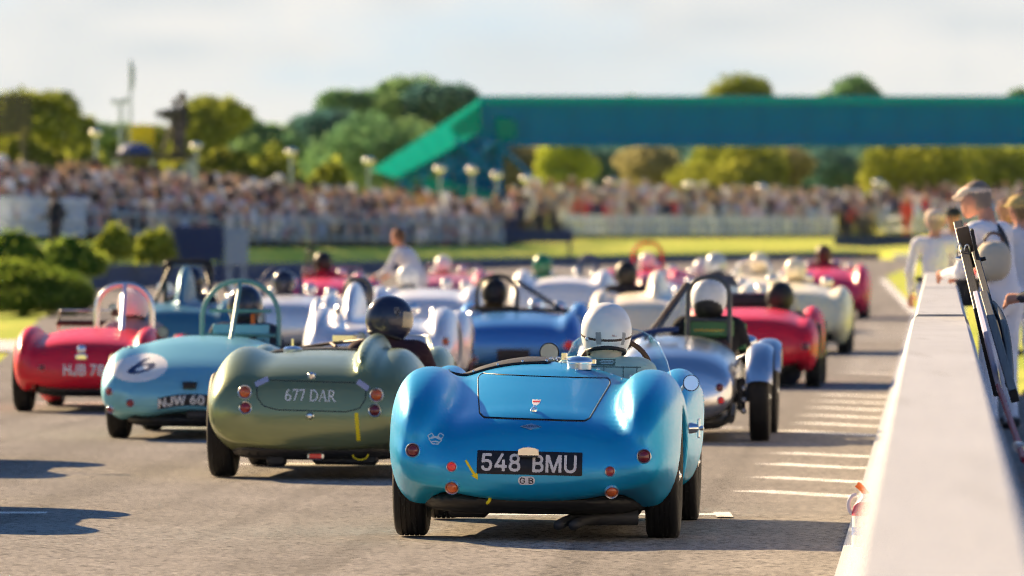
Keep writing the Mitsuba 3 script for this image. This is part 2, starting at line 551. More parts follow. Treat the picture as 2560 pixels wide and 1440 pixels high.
def driver(M, x, y, zt, suit, label, helmet='white', kind='open', yaw=0.0, tilt=0.0, fine=.03, group=None, gloves=(.05, .03, .02), visor=None, extra=None, big=1.0):
    """a person sitting in a car, arms to the wheel; x, y, zt = place and top of the helmet in the car's frame"""
    key = thing('person', label, 'person', group)
    s = np.asarray
    skin = (.50, .28, .20)
    neck = s([x, y + .01, zt - .27]); hc = s([x, y + .015, zt - .145])
    segs = [(hc, hc + [0, .02, -.03], .095, .085, skin), (neck + [0, 0, .05], neck + [0, -.01, -.06], .058, .068, tuple(np.array(suit) * 1.05))]
    sh = zt - .358
    chest = s([x, y + .02, sh - .10]); hip = s([x, y + .10, zt - .86])
    segs += [(s([x - .15, y, sh]), s([x + .15, y, sh]), .085, .085, suit), (s([x - .09, y + .01, sh - .13]), s([x + .09, y + .01, sh - .13]), .125, .125, suit),
             (chest, hip, .15, .16, suit), (hip + [-.09, 0, 0], hip + [.09, 0, 0], .13, .13, suit)]
    for d in (-1, 1):
        a = s([x + d * .20, y + .01, sh]); e = s([x + d * .29, y + .17, sh - .22]); w = s([x + d * .17, y + .42, sh - .17])
        segs += [(a, e, .068, .052, suit), (e, w, .052, .036, suit), (hip + [d * .1, .02, 0], hip + [d * .13, .42, .10], .09, .07, suit), (hip + [d * .13, .42, .10], hip + [d * .12, .80, -.06], .065, .045, suit)]
    m, col = figure(segs, fine, .04)
    LAST[0] = lambda p, sg=segs: seg_field(p, sg, .04)
    hs = []
    for d in (-1, 1):
        w = s([x + d * .17, y + .41, sh - .17])
        hs += hand_segs(w, (-.1 * d, .75, .55), (d * .4, -.5, .75), (-d * .95, .1, .1), gloves, 1.0, .9)
        mh, ch = figure(hs[-11:], .0085, .008, .02)
        m, col = cat(m, mh), np.vstack([col, ch])
    obj(key, 'body', m, 'vc', True, M, color=col)
    # helmet: a shell with an opening for the face
    H = M @ mv(*(hc + [0, 0, .0])) @ rot([0, 0, 1], -yaw) @ rot([1, 0, 0], tilt)
    R = s([.131, .152, .150]) * big

    def shell(p):
        o = sell(p, (0, 0, 0), R, 2.15)
        i = sell(p, (0, 0, -.01), R - .024, 2.1)
        d = smax(o, -i, .006)
        d = smax(d, -.112 - p[:, 2] - .020 * (p[:, 1] / .15), .006)
        if kind == 'open':
            d = smax(d, -sell(p, (0, .17, -.085), (.125, .13, .125), 3.0), .006)
        else:
            d = smax(d, -sell(p, (0, .17, .005), (.14, .13, .045), 3.0), .006)
        return d
    obj(key, 'helmet', nets(shell, -R - .03, R + .03, .009 if fine < .031 else .0115, 2), helmet, True, H)
    a = np.linspace(0, 2 * np.pi, 48, endpoint=False)
    zr = -.110 - .020 * np.sin(a)
    kk = (1 - (np.abs(zr) / R[2]) ** 2.15) ** (1 / 2.15)
    obj(key, 'helmet_trim', tube(np.stack([R[0] * kk * np.cos(a) * .99, R[1] * kk * np.sin(a) * .99, zr], 1), .012, 8, True), 'black', True, H)
    lp = np.stack([R[0] * kk * np.cos(a) * .97, R[1] * kk * np.sin(a) * .97, zr + .004], 1)
    obj(key, 'helmet_lining', trimesh.Trimesh(np.vstack([lp, [[0, .01, -.085]]]), [[i, (i + 1) % 48, 48] for i in range(48)] + [[(i + 1) % 48, i, 48] for i in range(48)], process=False), 'black', False, H)
    if visor:
        vz, va = np.linspace(-.045, .055, 8), np.radians(np.linspace(22, 158, 24))
        Z_, A_ = np.meshgrid(vz, va)
        kv = (1 - (np.abs(Z_) / R[2]) ** 2.15) ** (1 / 2.15)
        rv = (np.abs(np.cos(A_) / R[0]) ** 2.15 + np.abs(np.sin(A_) / R[1]) ** 2.15) ** (-1 / 2.15) * kv * 1.02
        iv = np.arange(192).reshape(24, 8)
        q4 = np.stack([iv[:-1, :-1], iv[1:, :-1], iv[1:, 1:], iv[:-1, 1:]], -1).reshape(-1, 4)
        v = trimesh.Trimesh(np.stack([rv * np.cos(A_), rv * np.sin(A_), Z_], -1).reshape(-1, 3), np.vstack([q4[:, :3], q4[:, [0, 2, 3]]]), process=False)
        obj(key, 'visor', v, visor, True, H)
    if extra:
        extra(key, H, R, M)
    return key


# ------------------------------------------------------------------ ground, road, wall
def sheet(pts, z, cell=None):
    from shapely.geometry import Polygon
    m = trimesh.creation.triangulate_polygon(Polygon(pts), engine='earcut')
    v = np.column_stack([m[0], np.full(len(m[0]), z)])
    return trimesh.Trimesh(v, m[1], process=False)


def up(m):
    if m.face_normals[:, 2].mean() < 0:
        m.invert()
    return m


TAN = math.tan(math.radians(2.93))
WX = lambda Z, d: (2345 - 1280) / FPX * Z + d     # along the pit wall, d metres right of the camera's line
struct('ground', up(sheet([(-900, -60), (900, -60), (900, 3000), (-900, 3000)], -.02)), 'grass', label='flat grass field around the circuit')
BAR = [(-900, 770), (-300, 745), (250, 722), (560, 704), (900, 684), (1300, 668), (1800, 655), (2200, 646), (2290, 652)]     # foot of the far barrier, picture coordinates
barw = np.array([G(*q)[:2] for q in BAR])
edge = [(-10.4, -20), (-5.68, 92.3), (-7.4, 130)] + [tuple(q) for q in barw[2:]] + [tuple(G(2285, 665)[:2]), tuple(G(2215, 690)[:2]), (WX(135, -.28), 135), (WX(76, -.1), 76), (WX(76, 60) , 76), (60, -20)]
struct('road', up(sheet(edge, 0.0)), 'asphalt', label='pale sunlit asphalt of the race track')


def stripe(a, b, wdt, z=.004):
    a, b = np.asarray(a[:2], float), np.asarray(b[:2], float)
    d = (b - a) / np.linalg.norm(b - a); n = np.array([-d[1], d[0]]) * wdt / 2
    q = np.array([a - n, b - n, b + n, a + n])
    return up(trimesh.Trimesh(np.column_stack([q, np.full(4, z)]), [[0, 1, 2], [0, 2, 3]], process=False))


def marking(name, mesh, label, group):
    k = obj(name, '', mesh, 'line')
    labels[k] = {'label': label, 'category': 'road marking', 'group': group}


ORD = 'first second third fourth fifth sixth seventh eighth ninth tenth eleventh twelfth thirteenth fourteenth fifteenth sixteenth seventeenth eighteenth'.split()
HATCH = [(1875, 1228, 2133, 1243), (1900, 1193, 2147, 1206), (1925, 1160, 2155, 1172), (1955, 1133, 2168, 1143), (1958, 1077, 2178, 1089), (2008, 1058, 2188, 1067), (2024, 1038, 2194, 1046),
         (2040, 1019, 2200, 1026), (2048, 1003, 2206, 1009), (2056, 987, 2211, 992), (2110, 930, 2228, 935), (2116, 917, 2232, 921), (2122, 905, 2236, 909), (2130, 893, 2240, 896), (2136, 848, 2252, 851), (2150, 836, 2256, 839), (2155, 826, 2259, 828), (2160, 816, 2262, 818)]
for i, (x0, y0, x1, y1) in enumerate(HATCH):
    a, b = G(x0, y0), G(x1 + 25, y1 + 1.2)
    marking('hatch_line', stripe(a, b, .27), ORD[i] + ' white hatch bar along the pit wall, counted from the camera', 'hatch bars along the pit wall')
for x0, x1, y, lb in ((1085, 1826, 1287, 'white grid line under the front wheels of the blue car'), (560, 980, 1161, 'white grid line under the olive green car'), (380, 620, 1070, 'white grid line under the pale blue car'),
                      (1560, 1856, 1070, 'white grid line under the silver roll cage car'), (-300, 118, 1283, 'white grid line ending near the left edge of the road'), (90, 330, 1008, 'white grid line under the red car at the left')):
    a, b = G(x0, y), G(x1, y)
    k = obj('grid_line', '', stripe(a, b, .26), 'line')
    labels[k] = {'label': lb, 'category': 'road marking'}
b = G(1808, 1289.5)
k = obj('grid_line', '', stripe(b - [.045, 0, 0], b + [.045, 0, 0], .75, .008), 'line')
labels[k] = {'label': 'short white grid corner mark right of the blue car front wheel', 'category': 'road marking'}
k = obj('edge_line', '', up(trimesh.Trimesh(np.array([[WX(135, -.42), 135, .004], [WX(135, -.25), 135, .004], [*G(2215, 698)[:2], .004], [*G(2196, 698)[:2], .004]]), [[0, 1, 2], [0, 2, 3]], process=False)), 'line')
labels[k] = {'label': 'white edge line bending left beyond the end of the pit wall', 'category': 'road marking'}
# pit wall: cast sections with joints, standing on a painted plinth
w = thing('pit_wall', 'long white painted concrete pit wall running away from the camera', 'wall')
WL, WR, WH = -.14, .16, 1.09
for i, (z0, z1, dr_) in enumerate(((3.0, 13.0, 0), (13.012, 28.5, 0), (28.512, 43.9, 0), (43.93, 60.0, .014), (60.02, 76.0, .018))):
    import manifold3d as m3
    L = z1 - z0
    prof = m3.CrossSection([[(WL + dr_, -.1), (WR - dr_ * .5, -.1), (WR - dr_ * .5, WH - .02 + dr_ * .8), (WR - .02 - dr_ * .5, WH + dr_ * .8), (WL + .02 + dr_, WH + dr_ * .8), (WL + dr_, WH - .02 + dr_ * .8)]])
    s = m3.Manifold.extrude(prof, L).to_mesh()
    v = np.array(s.vert_properties[:, :3])
    v = np.column_stack([v[:, 0] + (z0 + v[:, 2]) * TAN, z0 + v[:, 2], v[:, 1]])
    m = trimesh.Trimesh(v, np.array(s.tri_verts), process=False); m.fix_normals()
    obj(w, 'wall_section', m, 'wall')
q = [(WX(2, -.47), 2), (WX(2, WL + .01), 2), (WX(135, WL), 135), (WX(135, -.42), 135)]
m = trimesh.creation.extrude_polygon(Polygon(q), .06, engine='earcut'); m.apply_translation([0, 0, -.03])
obj(w, 'plinth', m, 'wall')

# ------------------------------------------------------------------ the blue car in front
paint('blue', (.0, .325, .63), .45, .30, 1.0)
BLUE = carM(1322 + 22, 42.0, 3.4, .75)
hull_b = Hull([-.80, -.74, -.62, -.40, 0, .40, .80, 1.3, 1.7, 2.4, 2.9, 3.15], [.50, .58, .615, .63, .63, .62, .62, .62, .60, .50, .42, .34],
              [.43, .55, .625, .68, .77, .845, .872, .872, .855, .80, .70, .60], [.255, .215, .20, .19, .18, .17, .17, .17, .17, .19, .25, .32], 2.15, .07)


def blue_f(p):
    d = hull_b(p)
    for sx in (-1, 1):
        d = smin(d, sell(p, (sx * .560, .12, .495), (.184, .95, .355), 2.4, .90), .06)
        d = smin(d, sell(p, (sx * .61, 2.40, .50), (.150, .55, .315), 2.2, .95), .08)
    for y in (0, 2.44):
        d = smax(d, -cyl_x(p, y, .315, .345, .56), .015)
    cock = sell(p, (.31, 1.20, .86), (.30, .55, .42), 3.0)
    d = smax(d, -cock, .025)
    return d


car = thing('racing_car', 'bright blue metallic open sports racing car nearest the camera with black and white number plate', 'car')
BM = obj(car, 'body', nets(blue_f, (-.86, -.95, .08), (.86, 3.3, .98), .022), 'blue', True, BLUE)
for x, y in ((-.635, 0), (.635, 0), (-.64, 2.44), (.64, 2.44)):
    wheel_parts(car, BLUE, .322, .168, x, y)
# boot lid, its gap, handle and badges
from shapely.geometry import Polygon, Point, LineString
from shapely import affinity
lid = Polygon([(-.325, .812), (.33, .798), (.348, .775), (.285, .615), (.26, .602), (-.240, .612), (-.268, .632), (-.330, .79)]).buffer(-.02).buffer(.02, quad_segs=5)
ring = np.array(lid.exterior.coords)[:-1]
ring = np.array(LineString(lid.exterior.coords).segmentize(.015).coords)[:-1]
pr = hit(blue_f, ring[:, 0], ring[:, 1]); nr = normal(blue_f, pr)
obj(car, 'boot_lid', lay(blue_f, flat(lid.buffer(-.004), .001), 0, 0, .003, size=.018), 'blue', True, BLUE)
obj(car, 'boot_lid_gap', tube(pr + nr * .0015, .0042, 6, True), 'black', True, BLUE)
hp = hit(blue_f, [0.006], [.645]); hn = normal(blue_f, hp)[0]
F = BLUE @ frame(hp[0], hn)
key = numbered(car + '__boot_handle')
obj(key, 'boss', revolve([(0, 0), (.019, 0), (.019, .012), (.012, .022), (0, .024)], sections=24), 'chrome', 40, F)
obj(key, 'grip', box(.013, .036, .013, (0, -.012, .026), .004), 'chrome', 30, F)
bd = numbered(car + '__badge')
shield = Polygon([(-.022, .012), (-.02, -.002), (-.008, -.014), (.008, -.014), (.02, -.002), (.022, .012), (.008, .010), (0, .014), (-.008, .010)])
obj(bd, 'shield', lay(blue_f, flat(shield, .002), .006, .683, .005), 'white_print', True, BLUE)
obj(bd, 'cross_bar', lay(blue_f, flat(rrect(.036, .006, .002), .002), .006, .684, .0075), 'red_print', True, BLUE)
dia = Polygon([(-.052, 0), (-.022, .0075), (0, .0135), (.022, .0075), (.052, 0), (.022, -.0075), (0, -.0135), (-.022, -.0075)])
nb = numbered(car + '__name_badge')
obj(nb, 'diamond', lay(blue_f, flat(dia, .004), .0, .572, .002, 0), 'aluminium', True, BLUE)
obj(nb, 'lettering', lay(blue_f, text('FRAZERNASH', .0095, False, .080, .001), .0, .572, .0065), 'black', True, BLUE)
# number plate, its lamp, GB plate, arrow, transfers
pl = numbered(car + '__number_plate')
obj(pl, 'plate', lay(blue_f, flat(rrect(.522, .114, .004), .004), .0, .395, .003, -.5), 'plate', 30, BLUE)
obj(pl, 'figures', lay(blue_f, text('548', .080, True, .194, .001), -.142, .397, .0085, -.5), 'white_print', True, BLUE, label='white figures 548')
obj(pl, 'letters', lay(blue_f, text('BMU', .080, True, .219, .001), .124, .393, .0085, -.5), 'white_print', True, BLUE, label='white letters BMU')
hp = hit(blue_f, [-.005], [.452]); F = BLUE @ mv(*hp[0])
pk = numbered(car + '__plate_lamp')
hoodp = [(-.052, -.016), (-.05, .012), (-.03, .02), (0, .023), (.03, .02), (.05, .012), (.052, -.016)]
hm = flat(Polygon(hoodp), .055); hm.apply_transform(rot([1, 0, 0], 90)); hm.apply_translation([0, -.0, 0])
obj(pk, 'hood', hm, 'chrome', 30, F)
obj(pk, 'stud', trimesh.creation.icosphere(2, .006), 'chrome', True, F @ mv(0, -.05, .022))
obj(pk, 'lip', box(.092, .05, .012, (0, -.028, -.021), .003), 'dark', 30, F)
gb = numbered(car + '__nationality_plate')
obj(gb, 'oval', lay(blue_f, flat(rrect(.084, .041, .0195), .003), -.014, .310, .003), 'white_print', True, BLUE)
obj(gb, 'letter', lay(blue_f, text('G', .027, True, .027, .001), -.034, .310, .0075), 'black', True, BLUE)
obj(gb, 'letter', lay(blue_f, text('B', .027, True, .024, .001), .008, .310, .0075), 'black', True, BLUE)
arrow = Polygon([(-.040, .050), (-.030, .055), (.014, -.012), (.026, -.004), (.027, -.042), (-.006, -.022), (.003, -.018)])
obj(car, 'tow_arrow', lay(blue_f, flat(arrow, .001), -.283, .352, .003), 'yellow', True, BLUE, label='yellow tow arrow')
wing = lambda s: [Polygon([(s * .038, .020), (s * .020, .030), (s * .010, .016), (s * .030, .002)]).buffer(0).boundary.buffer(.0022)]
tr = wing(1) + wing(-1) + [Polygon([(-.032, .0), (-.012, .014), (.010, .012), (.030, -.004), (.012, -.024), (-.014, -.022)]).boundary.buffer(.0022), LineString([(-.02, .004), (0, .010), (.02, 0)]).buffer(.003), LineString([(-.016, -.012), (0, -.010), (.014, -.014)]).buffer(.003)]
from shapely import union_all
tr = union_all(tr)
plain('pale_print', (.42, .60, .70), .5, .3)
obj(car, 'transfer', lay(blue_f, cat(*[flat(g, .001) for g in getattr(tr, 'geoms', [tr])]), -.472, .505, .0025), 'pale_print', True, BLUE)
for x, z, r, c in ((-.580, .450, .031, 'plum'), (.566, .437, .031, 'plum'), (-.386, .372, .0225, 'bright'), (.399, .361, .0225, 'red'), (-.384, .272, .030, 'amber'), (.405, .264, .030, 'amber')):
    lamp(car, BLUE, blue_f, x, z, r, c, dome=.75 if r > .025 else .3)
# cockpit cover over the passenger side with beaded edge and studs, filler cap, mirrors, screen
ton = Polygon([(-.50, .62), (-.30, .60), (0.0, .60), (.012, .66), (.012, 1.72), (-.2, 1.74), (-.42, 1.70), (-.52, 1.4)])
tv, tf = trimesh.remesh.subdivide_to_size(*[np.asarray(a) for a in (lambda m: (m.vertices, m.faces))(flat(ton, .02))], .05, max_iter=10)
tb = hit_top(blue_f, tv[:, 0], tv[:, 1])
ed = np.array([ton.exterior.distance(Point(q[0], q[1])) for q in tv])
lift = .004 + .017 * np.clip(ed / .14, 0, 1) ** .6 * (tv[:, 2] > .01)
obj(car, 'tonneau_cover', trimesh.Trimesh(np.column_stack([tb[:, :2], tb[:, 2] + lift]), tf, process=False), 'tonneau', 40, BLUE)
eg = np.array(LineString(ton.exterior.coords).segmentize(.04).coords)[:-1]
ep = hit_top(blue_f, eg[:, 0], eg[:, 1]) + [0, 0, .006]
obj(car, 'cover_beading', tube(ep, .0085, 6, True), 'black', True, BLUE)
stud_v = []
for t in np.linspace(0, 1, 26)[:-1]:
    q = ton.exterior.interpolate(t, normalized=True)
    h = hit_top(blue_f, [q.x], [q.y])[0] + [0, 0, .016]
    obj(car, 'stud', trimesh.creation.icosphere(1, .0075), 'chrome', True, BLUE @ mv(*h))
for x, y in ((.08, .56), (.27, .52), (.34, .46), (.40, .38), (.44, .50), (.17, .34)):
    h = hit_top(blue_f, [x], [y])[0]
    obj(car, 'stud', trimesh.creation.icosphere(1, .0075), 'chrome', True, BLUE @ mv(h[0], h[1], h[2] + .012))
h = hit_top(blue_f, [.175], [.50])[0]
fc = numbered(car + '__filler_cap')
Fm = BLUE @ mv(h[0], h[1], h[2] - .005)
obj(fc, 'neck', revolve([(0, 0), (.062, 0), (.062, .034), (0, .034)], sections=32), 'steel', 40, Fm)
obj(fc, 'cap', revolve([(.066, .028), (.068, .040), (.060, .056), (.03, .066), (0, .068)], sections=32), 'chrome', 50, Fm)
obj(fc, 'lever', cat(box(.016, .13, .012, (-.068, .0, .05), .003), box(.03, .02, .045, (-.075, -.05, .065), .004), box(.03, .02, .03, (.07, .0, .04), .004)), 'chrome', 30, Fm)


def round_mirror(M, at, r, part='mirror', back='chrome', n=(0, -1, .04), stalk=None):
    key = numbered(car + '__' + part)
    F = M @ mv(*at) @ frame((0, 0, 0), n)
    obj(key, 'shell', revolve([(r * .98, .006), (r * 1.08, .004), (r * 1.08, -.006), (r * .9, -.03), (r * .4, -.05), (0, -.053)], sections=36), back, 50, F)
    obj(key, 'glass', revolve([(r, .003), (0, .003)], sections=36), 'chrome', False, F)
    if stalk is not None:
        obj(key, 'stalk', tube([np.array(at) + [0, .03, -r * .4], *stalk], .008, 8), 'chrome', True, M)


round_mirror(BLUE, (-.055, 1.86, .900), .048, stalk=[(-.055, 1.89, .83)], n=(.09, -1, .03))
round_mirror(BLUE, (.705, 1.60, .755), .040, back='black', stalk=[(.68, 1.62, .76), (.64, 1.64, .70)], n=(.1, -1, .10))
a = np.linspace(math.radians(-8), math.radians(188), 30)
rows = []
for k_, (s_, zt_) in enumerate(((1.0, 0.0), (.9, .10), (.76, .19))):
    c_ = np.stack([.31 + .30 * s_ * np.cos(a), 1.66 + .20 * np.sin(a) * s_ - .04 * k_, np.full(30, .845 + zt_) - .10 * np.abs(np.cos(a)) ** 3 * (1 if k_ == 0 else .8)], 1)
    rows.append(c_)
rows = np.array(rows)
gv = rows.reshape(-1, 3)
gf = [[i * 30 + j, i * 30 + j + 1, (i + 1) * 30 + j + 1] for i in range(2) for j in range(29)] + [[i * 30 + j, (i + 1) * 30 + j + 1, (i + 1) * 30 + j] for i in range(2) for j in range(29)]
ws = numbered(car + '__windscreen')
obj(ws, 'pane', trimesh.Trimesh(gv, gf, process=False), 'glass', True, BLUE)
obj(ws, 'edge', tube(rows[2], .0035, 6), 'aluminium', True, BLUE)
obj(ws, 'frame', tube(rows[0] + [0, 0, .004], .008, 6), 'steel', True, BLUE)
a = np.linspace(0, 2 * np.pi, 36, endpoint=False)
st = numbered(car + '__steering_wheel')
SW = BLUE @ mv(.31, 1.50, .80) @ rot([1, 0, 0], -72)
obj(st, 'rim', tube(np.stack([.19 * np.cos(a), .19 * np.sin(a), 0 * a], 1), .014, 8, True), 'leather', True, SW)
obj(st, 'spokes', cat(box(.36, .022, .006), box(.022, .36, .006), revolve([(0, -.02), (.04, -.02), (.04, .012), (0, .02)])), 'steel', 30, SW)
obj(car, 'seat', cat(box(.46, .10, .42, (.29, .80, .58), .03), box(.44, .5, .10, (.29, 1.08, .36), .03)), 'leather', 40, BLUE)
# underside: tray, axle, exhaust, tow loop
tray = nets(lambda p: smax(sell(p, (0, .45, .215), (.60, 1.9, .095), 4.0, 1.10), p[:, 2] - .235, .01), (-.7, -.8, .05), (.7, 2.5, .3), .04, 1)
obj(car, 'undertray', tray, 'black', 40, BLUE)
obj(car, 'axle', cat(tube([(-.60, 0, .318), (.60, 0, .318)], .035, 12), box(.03, .5, .05, (-.42, .05, .17)), box(.03, .5, .05, (.42, .05, .17)), box(.20, .12, .10, (-.33, -.30, .155), .02), box(.10, .10, .12, (.42, -.25, .15), .02)), 'black', 40, BLUE)
for dx in (0, .075):
    obj(car, 'exhaust_pipe', cat(tube(curve([(.14 + dx, -.66, .085), (.17 + dx, -.52, .10), (.26 + dx, -.40, .125), (.44, -.25, .13), (.50, .1, .16)], 24), .026, 14)), 'dark', True, BLUE)
obj(car, 'silencer', tube([(.18, -.42, .115), (.52, -.36, .12)], .040, 14), 'dark', 40, BLUE)
obj(car, 'tow_loop', tube(curve([(-.208, -.66, .232), (-.20, -.69, .222), (-.203, -.70, .205), (-.216, -.69, .190)], 16), .008, 8), 'yellow', True, BLUE, label='yellow tow loop')
for sx in (-1, 1):
    obj(car, 'body_side_fitting', cat(revolve([(0, 0), (.03, 0), (.024, .035), (.012, .05), (.012, .075), (0, .08)], 'x', 18), box(.016, .02, .10, (.05, 0, 0), .004)), 'chrome', 35, BLUE @ mv(sx * .70, 1.55, .52) @ (np.eye(4) if sx > 0 else rot([0, 0, 1], 180)))


def blue_extra(key, H, R, M):
    a = np.linspace(math.radians(150), math.radians(390), 60)

    def surf(an, z, o=0.0):
        k = (1 - (np.abs(z) / R[2]) ** 2.15) ** (1 / 2.15)
        cx, cy = np.cos(an), np.sin(an)
        r = (np.abs(cx / R[0]) ** 2.15 + np.abs(cy / R[1]) ** 2.15) ** (-1 / 2.15)
        return np.stack([r * k * cx * (1 + o), r * k * cy * (1 + o), z + 0 * an], -1)
    zz = -.055 + .045 * (1 + np.sin(a)) ** 1.0
    s = np.vstack([surf(a, zz + d, .012) for d in (-.006, .006)])
    f = [[i, i + 1, 60 + i + 1] for i in range(59)] + [[i, 60 + i + 1, 60 + i] for i in range(59)]
    obj(key, 'goggle_strap', trimesh.Trimesh(s, f, process=False), 'leather', True, H)
    for c, w_ in ((math.radians(251), .20), (math.radians(305), .17)):
        an = np.linspace(c - w_ / 2, c + w_ / 2, 8)
        rows_ = [surf(an, np.full(8, z_), .016) for z_ in np.linspace(-.075, -.012, 8)]
        v = np.vstack(rows_)
        f = [[i * 8 + j, i * 8 + j + 1, i * 8 + j + 9] for i in range(7) for j in range(7)] + [[i * 8 + j, i * 8 + j + 9, i * 8 + j + 8] for i in range(7) for j in range(7)]
        obj(key, 'tape_patch', trimesh.Trimesh(v, f, process=False), 'tape', True, H)
    tm = text('BELL', .0085, True, .026, .0005)
    v, fc_ = trimesh.remesh.subdivide_to_size(tm.vertices, tm.faces, .006, max_iter=8)
    an = math.radians(283) + v[:, 0] / R[1]
    obj(key, 'lettering', trimesh.Trimesh(surf(an, v[:, 1] - .030, .012), fc_, process=False), 'red_print', True, H)
    q = surf(np.array([math.radians(222)]), np.array([-.045]), .02)[0]
    obj(key, 'stud', trimesh.creation.icosphere(2, .012), 'chrome', True, H @ mv(*q))


scene_suit = (.42, .58, .54)
dk = driver(BLUE, .285, 1.0, 1.172, scene_suit, 'driver in pale green overalls and white open face helmet in the nearest blue car', 'white', 'open', yaw=-6, tilt=-4, fine=.02, extra=blue_extra, gloves=(.22, .12, .07))
# cloth details on the overalls' back: collar, patch, quilting seams, arm badge
obj(dk, 'collar', revolve([(.068, -.045), (.080, -.03), (.082, .0), (.078, .03), (.070, .045)], sections=36), plain('cream_cloth', (.62, .54, .42), .9, .2, two=True), True, BLUE @ mv(.285, 1.01, .922) @ rot([1, 0, 0], -8))
ov = LAST[0]
plain('seam', (.12, .18, .17), .8, .2)


def on_back(x, z):
    x, z = np.asarray(x, float), np.asarray(z, float)
    p = hit(ov, x, z, y0=.55, y1=1.25)
    return p + normal(ov, p) * .003


for z_ in (.775, .845):
    obj(dk, 'seam', tube(on_back(np.linspace(.10, .47, 16), np.full(16, z_)), .0028, 5), 'seam', True, BLUE)
for x_ in (.18, .28, .38, .45):
    obj(dk, 'seam', tube(on_back(np.full(10, x_), np.linspace(.70, .85, 10)), .0026, 5), 'seam', True, BLUE)
lb_ = flat(rrect(.105, .032, .003), .001); lb_.vertices[:, 2] *= 1
obj(dk, 'name_label', lay(lambda p: np.where(p[:, 1] < .55, 1.0, ov(p)), lb_, .285, .868, .004), 'seam', True, BLUE, label='dark printed cloth label below the collar')
for i_, zz_ in enumerate((.876, .868, .860)):
    obj(dk, 'name_label_line', lay(lambda p: np.where(p[:, 1] < .55, 1.0, ov(p)), flat(rrect(.06 + .012 * (i_ % 2), .0035, .001), .001), .295, zz_, .0065), 'pale_print', True, BLUE)
q_ = hit(ov, [.478], [.80], y0=.55, y1=1.25)[0]
ab = numbered(dk + '__arm_badge')
obj(ab, 'patch', trimesh.creation.icosphere(2, 1.0).apply_scale([.014, .012, .024]), 'black', True, BLUE @ mv(*q_))
obj(ab, 'emblem', trimesh.creation.icosphere(2, 1.0).apply_scale([.011, .010, .013]), 'red_print', True, BLUE @ mv(q_[0] + .001, q_[1] - .004, q_[2] - .004))

# ------------------------------------------------------------------ the olive green car
paint('olive', (.23, .275, .135), .55, .25, 1.0)
DAR = carM(800, 51.6, 3.7, .6)
hull_d = Hull([-.74, -.70, -.60, -.35, 0, .5, 1.0, 1.7, 2.4, 2.9, 3.1], [.52, .585, .625, .64, .64, .63, .62, .60, .56, .48, .38],
              [.47, .575, .655, .72, .758, .772, .775, .75, .70, .62, .52], [.26, .20, .18, .165, .15, .15, .15, .15, .17, .22, .28], 2.7, .08)


def dar_f(p):
    d = hull_d(p)
    for sx in (-1, 1):
        d = smin(d, sell(p, (sx * .465, .12, .46), (.20, .75, .345), 2.1, .80), .07)
        d = smin(d, sell(p, (sx * .555, 2.25, .45), (.150, .62, .335), 2.1, .7), .06)
    d = smin(d, sell(p, (.30, .62, .70), (.098, .34, .188), 2.0, 1.25), .045)
    for y in (0, 2.3):
        d = smax(d, -cyl_x(p, y, .315, .35, .50), .015)
    d = smax(d, -sell(p, (.06, 1.38, .84), (.50, .52, .32), 3.0), .02)
    return d


car = thing('racing_car', 'olive green open sports racing car with headrest fairing and white painted number', 'car')
obj(car, 'body', nets(dar_f, (-.8, -.9, .06), (.8, 3.25, 1.0), .025), 'olive', True, DAR)
for x, y in ((-.60, 0), (.60, 0), (-.58, 2.3), (.58, 2.3)):
    wheel_parts(car, DAR, .325, .165, x, y)
lid = Polygon([(-.335, .585), (-.31, .612), (.31, .60), (.34, .572), (.335, .50), (.30, .445), (.22, .425), (-.2, .432), (-.29, .455), (-.33, .51)]).buffer(-.03).buffer(.03, quad_segs=5)
ring = np.array(LineString(lid.exterior.coords).segmentize(.015).coords)[:-1]
pr = hit(dar_f, ring[:, 0], ring[:, 1]); nr = normal(dar_f, pr)
obj(car, 'boot_lid', lay(dar_f, flat(lid.buffer(-.004), .001), 0, 0, .003, size=.02), 'olive', True, DAR)
obj(car, 'boot_lid_gap', tube(pr + nr * .001, .0036, 6, True), 'black', True, DAR)
plain('lilac_tape', (.42, .42, .55), .5, .3)
for x, z, r in ((-.305, .598, 26), (.318, .585, -34)):
    obj(car, 'tape_strip', lay(dar_f, flat(rrect(.085, .032, .003), .001), x, z, .006, r), 'lilac_tape', True, DAR)
# lettering with serifs: plain letters with added foot strokes


